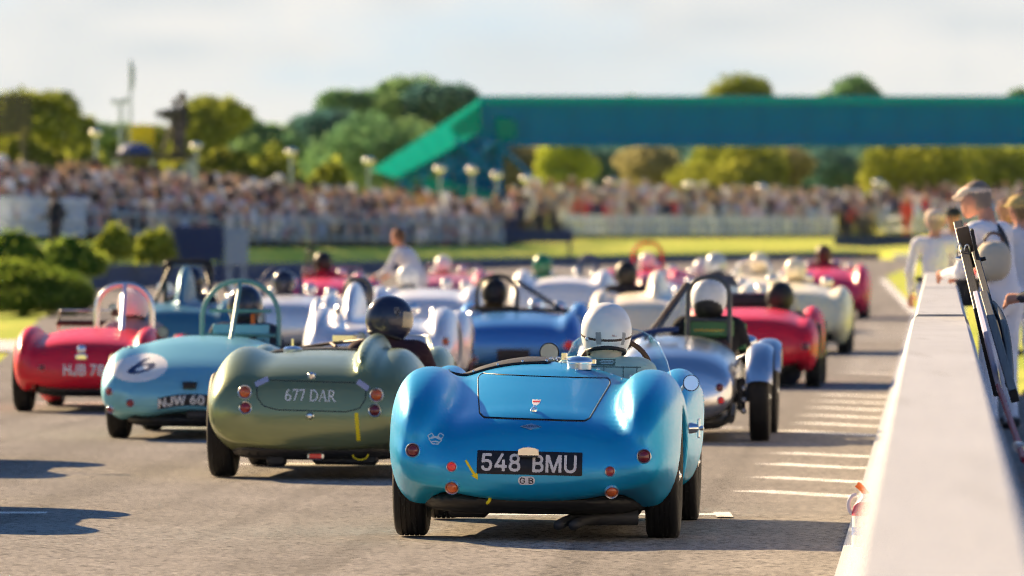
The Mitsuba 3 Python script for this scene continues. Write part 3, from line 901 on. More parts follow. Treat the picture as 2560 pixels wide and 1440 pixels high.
def serif_text(chars, h, thick):
    out, x = [], 0.0
    u = h
    S = lambda pts, w: LineString(pts).buffer(w, cap_style=2, join_style=1)
    arc = lambda cx, cy, rx, ry, a0, a1: [(cx + rx * math.cos(t), cy + ry * math.sin(t)) for t in np.radians(np.linspace(a0, a1, 24))]
    k, n = thick, thick * .5
    G_ = {'6': ([S(arc(.27, .26, .22, .24, 0, 360), k), S(arc(.50, .30, .45, .66, 178, 110), k)], .62),
          '7': ([S([(.04, .93), (.48, .93)], k), S([(.46, .93), (.20, .0)], k), S([(.05, .93), (.04, .78)], n)], .60),
          'D': ([S([(.10, .0), (.10, .96)], k), S([(.0, .02), (.25, .02)], n), S([(.0, .94), (.25, .94)], n), S([(.22, .03)] + arc(.24, .48, .42, .45, -90, 90), k)], .80),
          'A': ([S([(.06, .0), (.34, .98)], n), S([(.34, .98), (.64, .0)], k), S([(.17, .34), (.53, .34)], n), S([(-.02, .02), (.16, .02)], n), S([(.52, .02), (.76, .02)], n)], .80),
          'R': ([S([(.10, .0), (.10, .96)], k), S([(.0, .02), (.22, .02)], n), S([(.0, .94), (.2, .94)], n), S([(.12, .94)] + arc(.26, .70, .22, .23, 90, -90) + [(.12, .47)], k * .9), S([(.28, .47), (.60, .0)], k), S([(.54, .02), (.70, .02)], n)], .74)}
    for c in chars:
        if c == ' ':
            x += .34; continue
        g, adv = G_[c]
        out.append(affinity.translate(union_all(g), x, 0)); x += adv
    sh = affinity.scale(union_all(out), u, u, origin=(0, 0))
    m = cat(*[flat(q, .001) for q in getattr(sh, 'geoms', [sh])])
    m.apply_translation([-m.bounds[:, 0].mean(), -u / 2, 0])
    return m


obj(car, 'number', lay(dar_f, serif_text('677 DAR', .070, .055), .0, .522, .007, -.8), 'white', True, DAR, label='white painted 677 DAR on the boot lid')
for x, z, r, c in ((-.405, .536, .037, 'amber'), (-.398, .442, .034, 'red'), (.405, .528, .037, 'amber'), (.397, .435, .034, 'plum')):
    lamp(car, DAR, dar_f, x, z, r, c, dome=.8)
for z in (.632, .398):
    hp = hit(dar_f, [.0], [z]); F = DAR @ frame(hp[0], normal(dar_f, hp)[0])
    obj(car, 'catch', cat(revolve([(0, 0), (.024, 0), (.024, .01), (.014, .03), (0, .034)], sections=20), box(.05, .018, .014, (0, 0, .02), .004)), 'chrome', 35, F)
obj(car, 'strap', lay(dar_f, flat(affinity.rotate(rrect(.024, .17, .004), 5), .003), .29, .335, .004), 'yellow', True, DAR, label='yellow strap below the boot lid')
ky = numbered(car + '__rain_lamp')
obj(ky, 'case', box(.10, .05, .048, (.03, -.66, .150), .012), 'steel', 35, DAR)
obj(ky, 'lens', box(.076, .012, .030, (.03, -.688, .150), .005), 'lens_bright', 35, DAR)
a = np.linspace(math.radians(180), math.radians(360), 20)
obj(car, 'tow_loop', tube(np.stack([.30 + .048 * np.cos(a), np.full(20, -.62), .165 + .035 * np.sin(a)], 1), .005, 6), 'yellow', True, DAR, label='yellow wire tow loop')
obj(car, 'undertray', cat(nets(lambda p: smax(sell(p, (0, .5, .19), (.56, 1.9, .08), 4.0, 1.15), p[:, 2] - .22, .01), (-.7, -.8, .05), (.7, 2.6, .3), .05, 1), box(.12, .1, .08, (-.22, -.55, .12), .02), box(.4, .12, .07, (.2, -.5, .13), .02)), 'black', 40, DAR)
obj(car, 'axle', cat(tube([(-.58, 0, .32), (.58, 0, .32)], .03, 10), box(.05, .4, .05, (-.4, .1, .17)), box(.05, .4, .05, (.4, .1, .17))), 'black', 40, DAR)
ton = Polygon([(-.47, .95), (.14, .95), (.14, 1.8), (-.47, 1.8)]).buffer(.03)
tv, tf = trimesh.remesh.subdivide_to_size(*(lambda m: (np.asarray(m.vertices), np.asarray(m.faces)))(flat(ton, .012)), .08, max_iter=8)
obj(car, 'tonneau_cover', trimesh.Trimesh(np.column_stack([tv[:, :2], .772 - .16 * np.abs(tv[:, 0]) ** 2 + tv[:, 2]]), tf, process=False), 'tonneau', 40, DAR)
obj(car, 'screen_rail', cat(tube([(-.46, 1.82, .745), (-.1, 1.86, .80), (.14, 1.5, .83), (.17, 1.1, .81)], .011, 8), tube([(-.10, 1.86, .80), (-.02, 1.3, .79)], .01, 8)), 'brown_bar', True, DAR)
kf = numbered(car + '__filler_cap')
obj(kf, 'cap', revolve([(0, 0), (.06, 0), (.062, .02), (.045, .035), (0, .04)], sections=24), 'chrome', 40, DAR @ mv(-.235, .62, .762))
obj(kf, 'lever', box(.016, .02, .075, (0, 0, .05), .004), 'chrome', 30, DAR @ mv(-.235, .62, .762))
round_mirror(DAR, (.10, 1.75, .845), .030, back='black')
obj(car, 'rear_view_mirror', cat(box(.17, .03, .055, (.0, 1.78, .835), .008),), 'chrome', 30, DAR)
kw = numbered(car + '__windscreen')
a = np.linspace(math.radians(0), math.radians(180), 20)
rw = [np.stack([.31 + .27 * s_ * np.cos(a), 1.62 + .28 * np.sin(a) * s_, np.full(20, .76 + z_)], 1) for s_, z_ in ((1, 0), (.9, .10))]
obj(kw, 'pane', trimesh.Trimesh(np.vstack(rw), [[j, j + 1, 20 + j + 1] for j in range(19)] + [[j, 20 + j + 1, 20 + j] for j in range(19)], process=False), 'glass', True, DAR)
obj(kw, 'edge', tube(rw[1], .005, 6), 'aluminium', True, DAR)
obj(car, 'seat', cat(box(.44, .08, .30, (.32, .93, .62), .03), box(.42, .45, .1, (.32, 1.15, .34), .03)), 'leather', 40, DAR)


def shield_extra(key, H, R, M):
    sh_ = Polygon([(-.026, .03), (0, .034), (.026, .03), (.026, -.005), (.014, -.024), (0, -.032), (-.014, -.024), (-.026, -.005)])
    cr = [LineString([(-.017, .02), (.015, -.016)]).buffer(.005), LineString([(.017, .02), (-.015, -.016)]).buffer(.005)]

    def onto(poly, off):
        m = cat(*[flat(g, .0005) for g in getattr(poly, 'geoms', [poly])])
        v, f = trimesh.remesh.subdivide_to_size(m.vertices, m.faces, .012, max_iter=8)
        an = math.radians(5) + v[:, 0] / R[1]
        z = v[:, 1] + .045
        k_ = (1 - (np.abs(z) / R[2]) ** 2.15) ** (1 / 2.15)
        cx, cy = np.cos(an), np.sin(an)
        r = (np.abs(cx / R[0]) ** 2.15 + np.abs(cy / R[1]) ** 2.15) ** (-1 / 2.15)
        return trimesh.Trimesh(np.stack([r * k_ * cx * (1 + off), r * k_ * cy * (1 + off), z], 1), f, process=False)
    obj(key, 'shield', onto(sh_, .012), 'white_print', True, H)
    obj(key, 'shield_cross', onto(union_all(cr), .022), 'navy_gloss', True, H)


plain('navy_gloss', (.008, .013, .045), .18, .5, clearcoat=1.0)
plain('visor', (.42, .33, .20), .12, .6, clearcoat=.8)
driver(DAR, .33, 1.12, 1.115, (.045, .022, .030), 'driver in dark suit and navy full face helmet in the olive green car', 'navy_gloss', 'full', yaw=68, tilt=-4, fine=.025, extra=shield_extra, visor='visor')


# ------------------------------------------------------------------ the rest of the grid: one builder, every car with its own shape
def hoop(car, M, x0, x1, zb, zt, y, key, r=.020, stays=(), lean=0.0, rr=.2, bars=()):
    kh = numbered(car + '__roll_bar')
    obj(kh, 'hoop', tube(hoop_pts(x0, x1, zb, zt, y, rr, lean), r, 10), key, True, M)
    for a_, b_ in stays:
        obj(kh, 'stay', tube([a_, b_], r * .9, 10), key, True, M)
    for a_, b_ in bars:
        obj(kh, 'bar', tube([a_, b_], r * .7, 8), key, True, M)


def race_car(label, px, Z, col, hd=3.2, roll=.5, W=.62, top=.74, dn=2.4, tail=.72, tz=(.42, .54, .63), bot=.17, fx=.50, fr=(.16, .30), fz=.42, fy=.05, fk=.06, head=None, cock=(.0, 1.35, .52, .55),
             wheels=(.58, .31, .155), ffx=.55, wb=2.3, h=.035, lamps=(), seat=True, screen=None, scr_h=.16, extra_f=None, arch=True, z=0.0, fft=.75):
    M = carM(px, Z, hd, roll, z)
    hull = Hull([-tail, -tail + .05, -tail + .16, -tail + .42, .1, .6, 1.1, 1.7, 2.3, 2.8, 3.0], [W * .82, W * .93, W * .98, W, W, W, W * .98, W * .94, W * .86, W * .7, W * .56],
                [tz[0], tz[1], tz[2], tz[2] + (top - tz[2]) * .45, top - .03, top, top, top - .02, top - .07, top - .15, top - .26], [bot + .08, bot + .03, bot, bot, bot, bot, bot, bot, bot + .02, bot + .06, bot + .12], dn, .07)

    def f(p):
        d = hull(p)
        for sx in (-1, 1):
            if fr:
                d = smin(d, sell(p, (sx * fx, fy, fz), (fr[0], .72, fr[1]), 2.15, tail + .06), fk)
            d = smin(d, sell(p, (sx * ffx, wb - .05, fft - .31), (.14, .58, .31), 2.15, .65), .06)
        if head:
            d = smin(d, sell(p, (head[0], .62, top - .06), (head[2], .30, head[1] - top + .06), 2.0, head[3] if len(head) > 3 else 1.0), .05)
        if extra_f:
            d = extra_f(p, d)
        if arch:
            for y in (0, wb):
                d = smax(d, -cyl_x(p, y, wheels[1], wheels[1] + .03, wheels[0] - wheels[2] * .62), .015)
        return smax(d, -sell(p, (cock[0], cock[1], top + .05), (cock[2], cock[3], .34), 3.0), .02)
    car = thing('racing_car', label, 'car')
    obj(car, 'body', nets(f, (-.85, -tail - .14, .04), (.85, 3.2, (head[1] if head else top) + .22), h, 2), col, True, M)
    for x, y in ((-1, 0), (1, 0), (-1, wb), (1, wb)):
        wheel_parts(car, M, wheels[1], wheels[2], x * wheels[0], y)
    obj(car, 'undertray', nets(lambda p: smax(sell(p, (0, .5, bot + .02), (W * .86, 1.85, .09), 4.0, tail + .4), p[:, 2] - bot - .05, .01), (-W, -tail - .02, .03), (W, 2.5, bot + .12), .06, 1), 'black', 40, M)
    for l in lamps:
        lamp(car, M, f, *l)
    if h > .03:                                              # bright fittings on the deck and scuttle
        for x_, y_ in ((-.38 * W / .6, .45), (.36, 1.98), (-.30, 2.0), (.12, 1.95)):
            q_ = hit_top(f, [x_], [y_])[0]
            kf_ = numbered(car + ('__filler_cap' if y_ < 1 else '__mirror'))
            if y_ < 1:
                obj(kf_, '', revolve([(0, 0), (.07, 0), (.073, .02), (.055, .045), (0, .056)], sections=16), 'glint', 40, M @ mv(*(q_ - [0, 0, .008])))
            else:
                obj(kf_, 'shell', trimesh.creation.icosphere(3, .075).apply_scale([1, .8, .85]), 'glint', True, M @ mv(*(q_ + [0, 0, .10])))
                obj(kf_, 'stalk', tube([q_ - [0, 0, .01], q_ + [0, 0, .08]], .008, 6), 'chrome', True, M)
    if seat:
        obj(car, 'seat', cat(box(.44, .08, .34, (cock[0] + (.0 if cock[2] < .4 else .22), cock[1] - .42, top - .20), .03), box(.42, .45, .1, (cock[0] + (.0 if cock[2] < .4 else .22), cock[1] - .18, .34), .03)), 'leather', 40, M)
    if screen:
        x0, x1 = screen
        n = 16
        t = np.linspace(-1, 1, n)
        r0 = np.stack([(x0 + x1) / 2 + (x1 - x0) / 2 * t, cock[1] + cock[3] - .02 - .12 * t ** 2, np.full(n, top - .03)], 1)
        r1 = r0 + [0, -.07, scr_h]; r1[:, 0] = (x0 + x1) / 2 + (r1[:, 0] - (x0 + x1) / 2) * .94
        kw = numbered(car + '__windscreen')
        obj(kw, 'pane', trimesh.Trimesh(np.vstack([r0, r1]), [[j, j + 1, n + j + 1] for j in range(n - 1)] + [[j, n + j + 1, n + j] for j in range(n - 1)], process=False), 'glass', True, M)
        obj(kw, 'frame', tube(np.vstack([r0[:1], r1, r0[-1:]]), .009, 6), 'aluminium', True, M)
    return car, M, f


# pale blue car
paint('pale_blue', (.16, .45, .58), .30, .36)
car, NJ, f = race_car('pale blue sports racing car with white roundel, black plate and teal roll bar', 497, 60.7, 'pale_blue', 3.5, .5, W=.63, top=.735, dn=2.5, tail=.72, tz=(.36, .44, .53), bot=.15, fx=.52, fr=(.155, .27), fz=.385, fk=.07, cock=(.20, 1.32, .36, .50), h=.026, fft=.60,
                       lamps=((-.575, .348, .026, 'red'), (-.572, .225, .024, 'red'), (-.43, .268, .026, 'red'), (.575, .34, .026, 'red'), (.572, .22, .024, 'red')),
                       extra_f=lambda p, d: smax(d, -sell(p, (.05, -.72, .10), (.42, .30, .12), 2.2), .03))
rd = lay(f, flat(affinity.rotate(affinity.scale(Point(0, 0).buffer(1, quad_segs=16), .195, .098), 4), .001), -.372, .515, .004)
obj(car, 'roundel', rd, 'white', True, NJ)
dg = text('6', .085, True, .205, .001)
obj(car, 'race_number', lay(f, dg, -.365, .525, .008, 14), 'navy', True, NJ, label='dark race number on the white roundel')
pk = numbered(car + '__number_plate')
pm = flat(rrect(.50, .082, .003), .003); v, fc_ = trimesh.remesh.subdivide_to_size(pm.vertices, pm.faces, .03, max_iter=9)
bow = lambda v: np.column_stack([v[:, 0], v[:, 1] + .028 - .55 * v[:, 0] ** 2, v[:, 2]])
obj(pk, 'plate', lay(f, trimesh.Trimesh(bow(v), fc_, process=False), .02, .268, .003), 'plate', 30, NJ)
tm = text('NJW 60', .058, True, .335, .001); v, fc_ = trimesh.remesh.subdivide_to_size(tm.vertices, tm.faces, .02, max_iter=9)
v = v - [.078, 0, 0]
obj(pk, 'lettering', lay(f, trimesh.Trimesh(bow(v), fc_, process=False), .02, .268, .009), 'white', True, NJ, label='white letters NJW 60')
hp = hit(f, [-.0], [.395]); F = NJ @ mv(*hp[0])
obj(car, 'plate_lamp', cat(box(.095, .05, .042, (0, -.015, 0), .006), box(.11, .03, .012, (0, -.01, .024), .004)), 'black', 30, F)
hoop(car, NJ, -.075, .495, .66, 1.14, .95, 'teal_tube', .018, stays=[((.205, .94, 1.13), (.19, .28, .62))], rr=.27, bars=[((-.02, .95, .92), (.44, .95, .92)), ((-.05, .95, .74), (.47, .95, .74))])
obj(car, 'bulkhead', box(.42, .03, .20, (.21, .99, .72), .008), 'pale_blue', 30, NJ)
for x in (.12, .30):
    obj(car, 'harness_bracket', box(.05, .02, .06, (x, .965, .715), .005), 'dark', 30, NJ)
obj(car, 'exhaust_pipe', cat(box(.16, .08, .07, (.05, -.62, .19), .02), tube([(.25, -.66, .14), (.3, .2, .15)], .03, 10)), 'dark', 40, NJ)
round_mirror(NJ, (-.45, 1.75, .745), .040, back='chrome')
driver(NJ, .225, 1.10, 1.105, (.03, .04, .07), 'driver with navy open helmet behind the teal roll bar of the pale blue car', 'navy_gloss', 'open', yaw=5, fine=.03)
plain('orange', (.75, .16, .03), .6, .3)
for x in (.155, .295):
    obj(car, 'harness_strap', box(.03, .02, .15, (x, 1.00, .82), .003), 'orange', 30, NJ)
# red car on the left
paint('red', (.66, .008, .03), .0, .34)
car, HJ, f = race_car('red open sports car at the far left with white painted number and silver roll bar', 224, 69.0, 'red', 3.3, .4, W=.53, top=.685, dn=2.6, tail=.66, tz=(.40, .50, .58), bot=.19, fx=.485, fr=(.125, .285), fz=.42, fk=.035, cock=(.0, 1.35, .44, .52), h=.026,
                       lamps=((-.325, .37, .022, 'plum'), (.325, .365, .022, 'plum')), wheels=(.545, .31, .15), screen=(-.46, .02), fft=.62)
obj(car, 'number', lay(f, text('HJB 78', .085, True, .335, .001), .02, .355, .006), 'white', True, HJ, label='white painted HJB 78 across the tail')
hp = hit(f, [-.0], [.47]); F = HJ @ mv(*hp[0])
kl = numbered(car + '__plate_lamp')
obj(kl, 'body', cat(box(.10, .05, .05, (0, -.02, -.01), .012), trimesh.creation.icosphere(2, .04).apply_translation([0, -.02, .05])), 'chrome', 40, F)
hoop(car, HJ, -.045, .42, .64, 1.045, .93, 'aluminium', .024, stays=[((.19, .93, 1.04), (.22, .42, .66))], rr=.21)
driver(HJ, .245, 1.08, 1.015, (.30, .28, .30), 'driver with pale pinkish silver helmet under the silver roll bar of the red car', plain('pearl', (.72, .66, .67), .3, .5, clearcoat=.6), 'open', fine=.035)
obj(car, 'cowl', cat(box(.5, .3, .05, (-.22, 1.72, .71), .02), box(.10, .06, .06, (.05, 1.62, .80), .015)), 'leather', 40, HJ)
round_mirror(HJ, (.0, 1.80, .84), .035)
obj(car, 'chassis_rail', box(.6, .06, .07, (.1, -.45, .17), .01), 'dark', 30, HJ)


# silver car with cycle wings and roll cage on the right
car, HR, f = race_car('silver cycle winged car with dark roll cage, exposed rear wheel and green seat panel', 1690, 60.0, 'aluminium', 3.3, .5, W=.44, top=.745, dn=2.5, tail=.78, tz=(.36, .52, .62), bot=.15, fr=None, cock=(.14, 1.30, .30, .50), ffx=.30, h=.028,
                       lamps=((.335, .40, .026, 'plum'), (.345, .31, .024, 'bright')), wheels=(.605, .325, .145), arch=False)
for x, y in ((-.605, 0), (.605, 0), (-.605, 2.3), (.605, 2.3)):
    a = np.linspace(math.radians(18 if y < 1 else 25), math.radians(150), 26)
    vv, ff_ = [], []
    for i, t in enumerate(a):
        for s_ in np.linspace(-1, 1, 9):
            for r_ in (.365, .353):
                rr_ = r_ + .02 * (1 - abs(s_) ** 3)
                vv.append((x + s_ * .095, y - rr_ * math.cos(t), .325 + rr_ * math.sin(t) - (.02 * abs(s_) ** 3)))
    vv = np.array(vv).reshape(26, 9, 2, 3)
    id_ = np.arange(26 * 18).reshape(26, 9, 2)
    for i in range(25):
        for j in range(8):
            for l in (0, 1):
                q_ = [id_[i, j, l], id_[i + 1, j, l], id_[i + 1, j + 1, l], id_[i, j + 1, l]]
                q_ = q_ if l == 0 else q_[::-1]
                ff_ += [[q_[0], q_[1], q_[2]], [q_[0], q_[2], q_[3]]]
    wm = trimesh.Trimesh(vv.reshape(-1, 3), np.array(ff_)[:, ::-1], process=False)
    obj(car, 'cycle_wing', wm, 'aluminium', True, HR)
    obj(car, 'wing_stay', tube([(x, y, .67), (x - math.copysign(.16, x), y, .60), (math.copysign(.38, x), y, .40)], .012, 8), 'steel', True, HR)
obj(car, 'axle', tube([(-.58, 0, .32), (.58, 0, .32)], .035, 12), 'dark', 40, HR)
obj(car, 'axle', tube([(-.58, 2.3, .32), (.58, 2.3, .32)], .03, 10), 'dark', 40, HR)
obj(car, 'exhaust_pipe', tube([(.40, -.25, .16), (.40, .3, .24)], .03, 8), 'dark', 40, HR)
for x_ in (-.47, .47):
    obj(car, 'damper', box(.06, .08, .24, (x_, -.06, .34), .015), 'dark', 40, HR)
for zz in (.22, .30, .38):
    obj(car, 'axle_bolt', trimesh.creation.icosphere(2, .022), 'chrome', True, HR @ mv(.49, -.12, zz))
plain('tube_dark', (.05, .055, .06), .4, .5)
hoop(car, HR, .045, .35, .58, 1.175, .92, 'tube_dark', .018, stays=[((.05, .92, 1.12), (-.20, .25, .72))], rr=.14, bars=[((.06, .92, .86), (.34, .92, .86))])
obj(car, 'roll_bar_brace', tube([(.03, .90, 1.13), (-.235, .22, .73)], .014, 10), 'brown_bar', True, HR)
obj(car, 'seat_panel', box(.36, .03, .13, (.20, .97, .80), .012), 'green_panel', 30, HR)
obj(car, 'seat_panel_stripe', box(.22, .004, .014, (.20, .952, .785), .001), 'gold', False, HR)
obj(car, 'seat_panel', box(.10, .03, .20, (.42, 1.15, .74), .012), 'green_panel', 30, HR)
obj(car, 'spare_strap', tube(curve([(-.40, .2, .70), (-.2, .22, .78), (.0, .25, .80)], 16), .02, 8), 'navy', True, HR)
for x, y, zz in ((.47, 1.75, .70), (.40, 1.9, .74)):
    obj(car, 'headlamp', trimesh.creation.icosphere(2, .055).apply_scale([1, 1.2, 1]), 'chrome', True, HR @ mv(x, y + .3, zz - .02))
driver(HR, .19, 1.10, 1.165, (.015, .015, .02), 'driver in black with white helmet inside the dark roll cage of the silver car', 'white', 'open', yaw=-3, tilt=-12, fine=.03)
obj('person' if 'person' not in labels else [k for k in labels if k.startswith('person')][-1], 'hood', nets(lambda p: sell(p, (0, 0, 0), (.118, .135, .12), 2.1), (-.15, -.17, -.15), (.15, .17, .15), .02, 1), 'black', True, HR @ mv(.19, 1.095, .985))

# cars further up the grid
paint('mid_blue', (.05, .22, .55), .45, .30)
car, MB, f = race_car('mid blue sports racing car with black roll bar and round red tail lamps', 1285, 82.0, 'mid_blue', 2.9, .2, W=.66, top=.665, dn=2.8, tail=.74, tz=(.42, .50, .56), bot=.16, fx=.56, fr=(.15, .28), fz=.40, cock=(.0, 1.35, .55, .55), lamps=((-.57, .36, .045, 'bright'), (.57, .36, .045, 'bright'), (-.36, .22, .035, 'plum')))
obj(car, 'number_plate', lay(f, flat(rrect(.32, .12, .01), .004), .03, .26, .004), 'dark', 30, MB)
hoop(car, MB, -.42, -.02, .62, 1.02, .95, 'black', .022, stays=[((-.04, .95, .98), (.50, .9, .64))], rr=.18)
obj(car, 'tonneau_cover', box(1.0, .5, .04, (.0, 1.0, .68), .02), 'tonneau', 40, MB)
driver(MB, -.26, 1.12, 1.0, (.10, .06, .02), 'driver with black helmet and amber suit in the mid blue car', 'black', 'open', fine=.04)
paint('silver', (.82, .82, .84), .6, .30)
car, SA, f = race_car('bare silver sports racing car with dark hooped headrest fairing', 958, 75.0, 'silver', 3.2, .2, W=.64, top=.70, dn=2.4, tail=.74, tz=(.44, .54, .62), fx=.54, fr=(.17, .36), fz=.44, head=(-.30, 1.02, .115, .9), lamps=((.60, .50, .035, 'amber'),))
hoop(car, SA, -.42, -.18, .7, 1.05, .88, 'tube_dark', .018, rr=.12)
driver(SA, -.30, 1.15, 1.06, (.05, .05, .09), 'driver hidden behind the tall headrest of the bare silver car', 'navy_gloss', 'open', fine=.045)
obj(car, 'fin', nets(lambda p: sell(p, (-.60, .2, .55), (.09, .5, .34), 2.0, .6), (-.72, -.5, .15), (-.48, .8, .95), .04, 1), 'silver', True, SA)
car, SC, f = race_car('cream silver car with navy roll bar behind the pale blue car', 715, 94.0, 'silver', 3.2, 0, W=.60, top=.72, tail=.7, fx=.50, fr=(.14, .33), cock=(0, 1.35, .5, .55))
hoop(car, SC, -.35, .10, .68, 1.03, .95, 'navy', .022, rr=.2)
driver(SC, -.12, 1.12, 1.0, (.05, .05, .12), 'driver with navy helmet in the cream silver car', 'navy_gloss', 'open', fine=.045)
paint('teal_blue', (.04, .17, .27), .3, .36)
car, FB, f = race_car('teal blue car with a tall pointed tail fin between black struts', 452, 87.0, 'teal_blue', 3.3, 0, W=.62, top=.72, fx=.50, fr=(.15, .34), head=(.0, 1.10, .10, .8))
hoop(car, FB, -.24, .24, .70, 1.14, .80, 'black', .026, rr=.06, lean=.0, stays=[((-.18, .8, 1.10), (-.30, .3, .72)), ((.18, .8, 1.10), (.32, .3, .72))])
driver(FB, .0, 1.2, 1.08, (.05, .06, .10), 'driver hidden behind the tall fin of the teal blue car', 'navy_gloss', 'open', fine=.045)
for x in (-.36, -.30, .36):
    round_mirror(FB, (x, 1.6, .86), .055, back='chrome')
paint('pink_red', (.62, .03, .10), .0, .35)
car, PB, f = race_car('crimson pink car with driver in dark helmet left of the standing marshal', 806, 115.0, 'pink_red', 3.2, 0, screen=(-.42, .42), W=.62, top=.76, fx=.50, fr=(.16, .40), h=.045)
driver(PB, -.08, 1.1, 1.12, (.35, .02, .05), 'driver in red with black helmet in the crimson pink car', 'black', 'open', fine=.05)
hoop(car, PB, -.28, -.20, .75, 1.15, .9, 'tube_dark', .02, rr=.04)
paint('ice', (.74, .77, .84), .3, .34)
car, WD, f = race_car('long pale ice blue car with white helmeted driver in the middle of the grid', 1066, 100.0, 'ice', 3.2, 0, screen=(-.42, .42), W=.70, top=.74, fx=.56, fr=(.16, .36), h=.045)
driver(WD, -.30, 1.1, 1.02, (.55, .55, .58), 'driver with white helmet in the pale ice blue car', 'white', 'open', fine=.05)
paint('rose', (.55, .12, .18), .0, .35)
car, ER, f = race_car('rose pink car with white helmeted driver beside the standing marshal', 1116, 125.0, 'rose', 3.2, 0, screen=(-.42, .42), W=.64, top=.74, fx=.52, fr=(.16, .38), h=.05)
driver(ER, -.12, 1.1, 1.02, (.4, .08, .08), 'driver with big white helmet in the rose pink car', 'white', 'open', fine=.05)
paint('pearl_white', (.84, .83, .84), .2, .34)
car, WG, f = race_car('white streamlined car with tall rounded flanks behind the blue cars', 1408, 112.0, 'pearl_white', 3.0, 0, screen=(-.42, .42), W=.66, top=.80, dn=2.2, tail=.8, tz=(.5, .64, .74), fx=.54, fr=(.18, .46), fz=.44, h=.045)
driver(WG, -.33, 1.1, 1.10, (.05, .2, .12), 'driver with green helmet in the white streamlined car', plain('green_gloss', (.01, .14, .07), .25, .5, clearcoat=.6), 'open', fine=.05)
hoop(car, WG, .20, .42, .8, 1.08, .9, 'navy', .03, rr=.1)
car, HB, f = race_car('cream car with tall headrest fairing right of the nearest white helmet', 1604, 95.0, plain('cream', (.78, .70, .55), .3, .5, clearcoat=.9), 3.1, 0, W=.56, top=.74, fx=.46, fr=(.15, .36), head=(.16, 1.0, .13, .9), h=.04)
driver(HB, -.22, 1.05, 1.10, (.02, .02, .03), 'driver in black beside the cream headrest fairing', 'black', 'open', fine=.045)
car, RI, f = race_car('red car with red roll bar and white helmeted driver up the grid', 1612, 130.0, 'pink_red', 3.0, 0, W=.62, top=.76, fr=(.16, .38), h=.05)
driver(RI, .0, 1.1, 1.04, (.5, .03, .05), 'driver with white helmet under the red roll bar', 'white', 'open', fine=.05)
hoop(car, RI, -.22, .24, .7, 1.20, .95, 'red_print', .025, rr=.2)
paint('maroon', (.16, .01, .04), .0, .35)
car, MJ, f = race_car('maroon car half hidden behind the dark roll cage', 1700, 119.0, 'maroon', 3.0, 0, W=.64, top=.74, fr=(.16, .37), h=.05, lamps=((-.2, .5, .05, 'plum'),))
driver(MJ, .28, 1.1, 1.0, (.5, .5, .55), 'driver in white overalls in the maroon car', 'pearl', 'open', fine=.05)
car, GK, f = race_car('grey car with silver helmeted driver behind the dark roll cage', 1774, 105.0, 'ice', 3.0, 0, W=.60, top=.74, fr=(.15, .36), h=.05)
driver(GK, .05, 1.1, 1.15, (.06, .07, .11), 'driver with pale silver helmet above the dark roll cage', plain('silver_gloss', (.50, .52, .56), .25, .5, metallic=.3, clearcoat=.6), 'open', fine=.05)
car, LC, f = race_car('cream coloured car with cream helmeted driver left of the red car', 1886, 116.0, 'cream', 3.0, 0, W=.60, top=.76, fr=(.16, .38), h=.05)
driver(LC, .05, 1.1, 1.10, (.60, .56, .48), 'driver with cream helmet and cream overalls left of the red car', 'cream', 'open', fine=.05)
hoop(car, LC, -.25, .2, .7, 1.0, .9, 'aluminium', .03, rr=.15)
car, RR, f = race_car('bright red car with black helmeted driver on the right near the hatch bars', 1872, 78.7, 'red', 3.3, .4, screen=(-.42, .42), W=.60, top=.745, dn=2.6, tail=.70, tz=(.46, .56, .65), bot=.19, fx=.55, fr=(.135, .27), fz=.40, fk=.035, wheels=(.61, .31, .15), lamps=((.55, .40, .03, 'plum'), (-.55, .40, .03, 'plum')), h=.03, cock=(.05, 1.30, .46, .52))
driver(RR, .26, 1.12, .99, (.03, .03, .04), 'driver with black helmet in the bright red car on the right', 'black', 'open', yaw=20, fine=.04)
obj(car, 'cowl', box(.6, .2, .14, (-.1, 1.8, .80), .04), 'dark', 40, RR)
for x in (-.35, -.2, -.05, .1):
    round_mirror(RR, (x, 1.85, .90), .04, back='chrome')
car, CR, f = race_car('cream white car ahead of the bright red car along the hatch bars', 1982, 97.7, plain('ivory', (.80, .73, .52), .3, .5, clearcoat=.9), 3.3, .3, W=.62, top=.82, dn=2.4, tail=.72, tz=(.44, .60, .72), bot=.20, fx=.56, fr=(.15, .36), fz=.44, wheels=(.60, .32, .15), h=.035)
driver(CR, .0, 1.1, 1.12, (.55, .50, .42), 'driver with cream helmet in the cream white car', 'cream', 'open', fine=.05)
car, FR, f = race_car('crimson car furthest ahead on the right', 2064, 131.0, 'pink_red', 3.3, 0, screen=(-.42, .42), W=.62, top=.80, fx=.56, fr=(.16, .40), fz=.46, h=.045)
driver(FR, -.05, 1.05, 1.16, (.20, .02, .05), 'driver in dark red with dark helmet in the car furthest ahead', 'leather', 'open', fine=.05)
car, OF, f = race_car('olive car just outside the left edge, its shadow on the road', -520, 44.0, 'olive', 3.2, 0, W=.62, top=.80, fr=(.17, .37), fz=.46, h=.05)
car, OG, f = race_car('pale car outside the left edge, its roll bar shading the road', -440, 53.0, 'pearl_white', 3.2, 0, W=.60, top=.74, fr=(.15, .34), fz=.44, h=.05)
hoop(car, OG, .10, .42, .7, 1.16, .9, 'aluminium', .018, rr=.14)

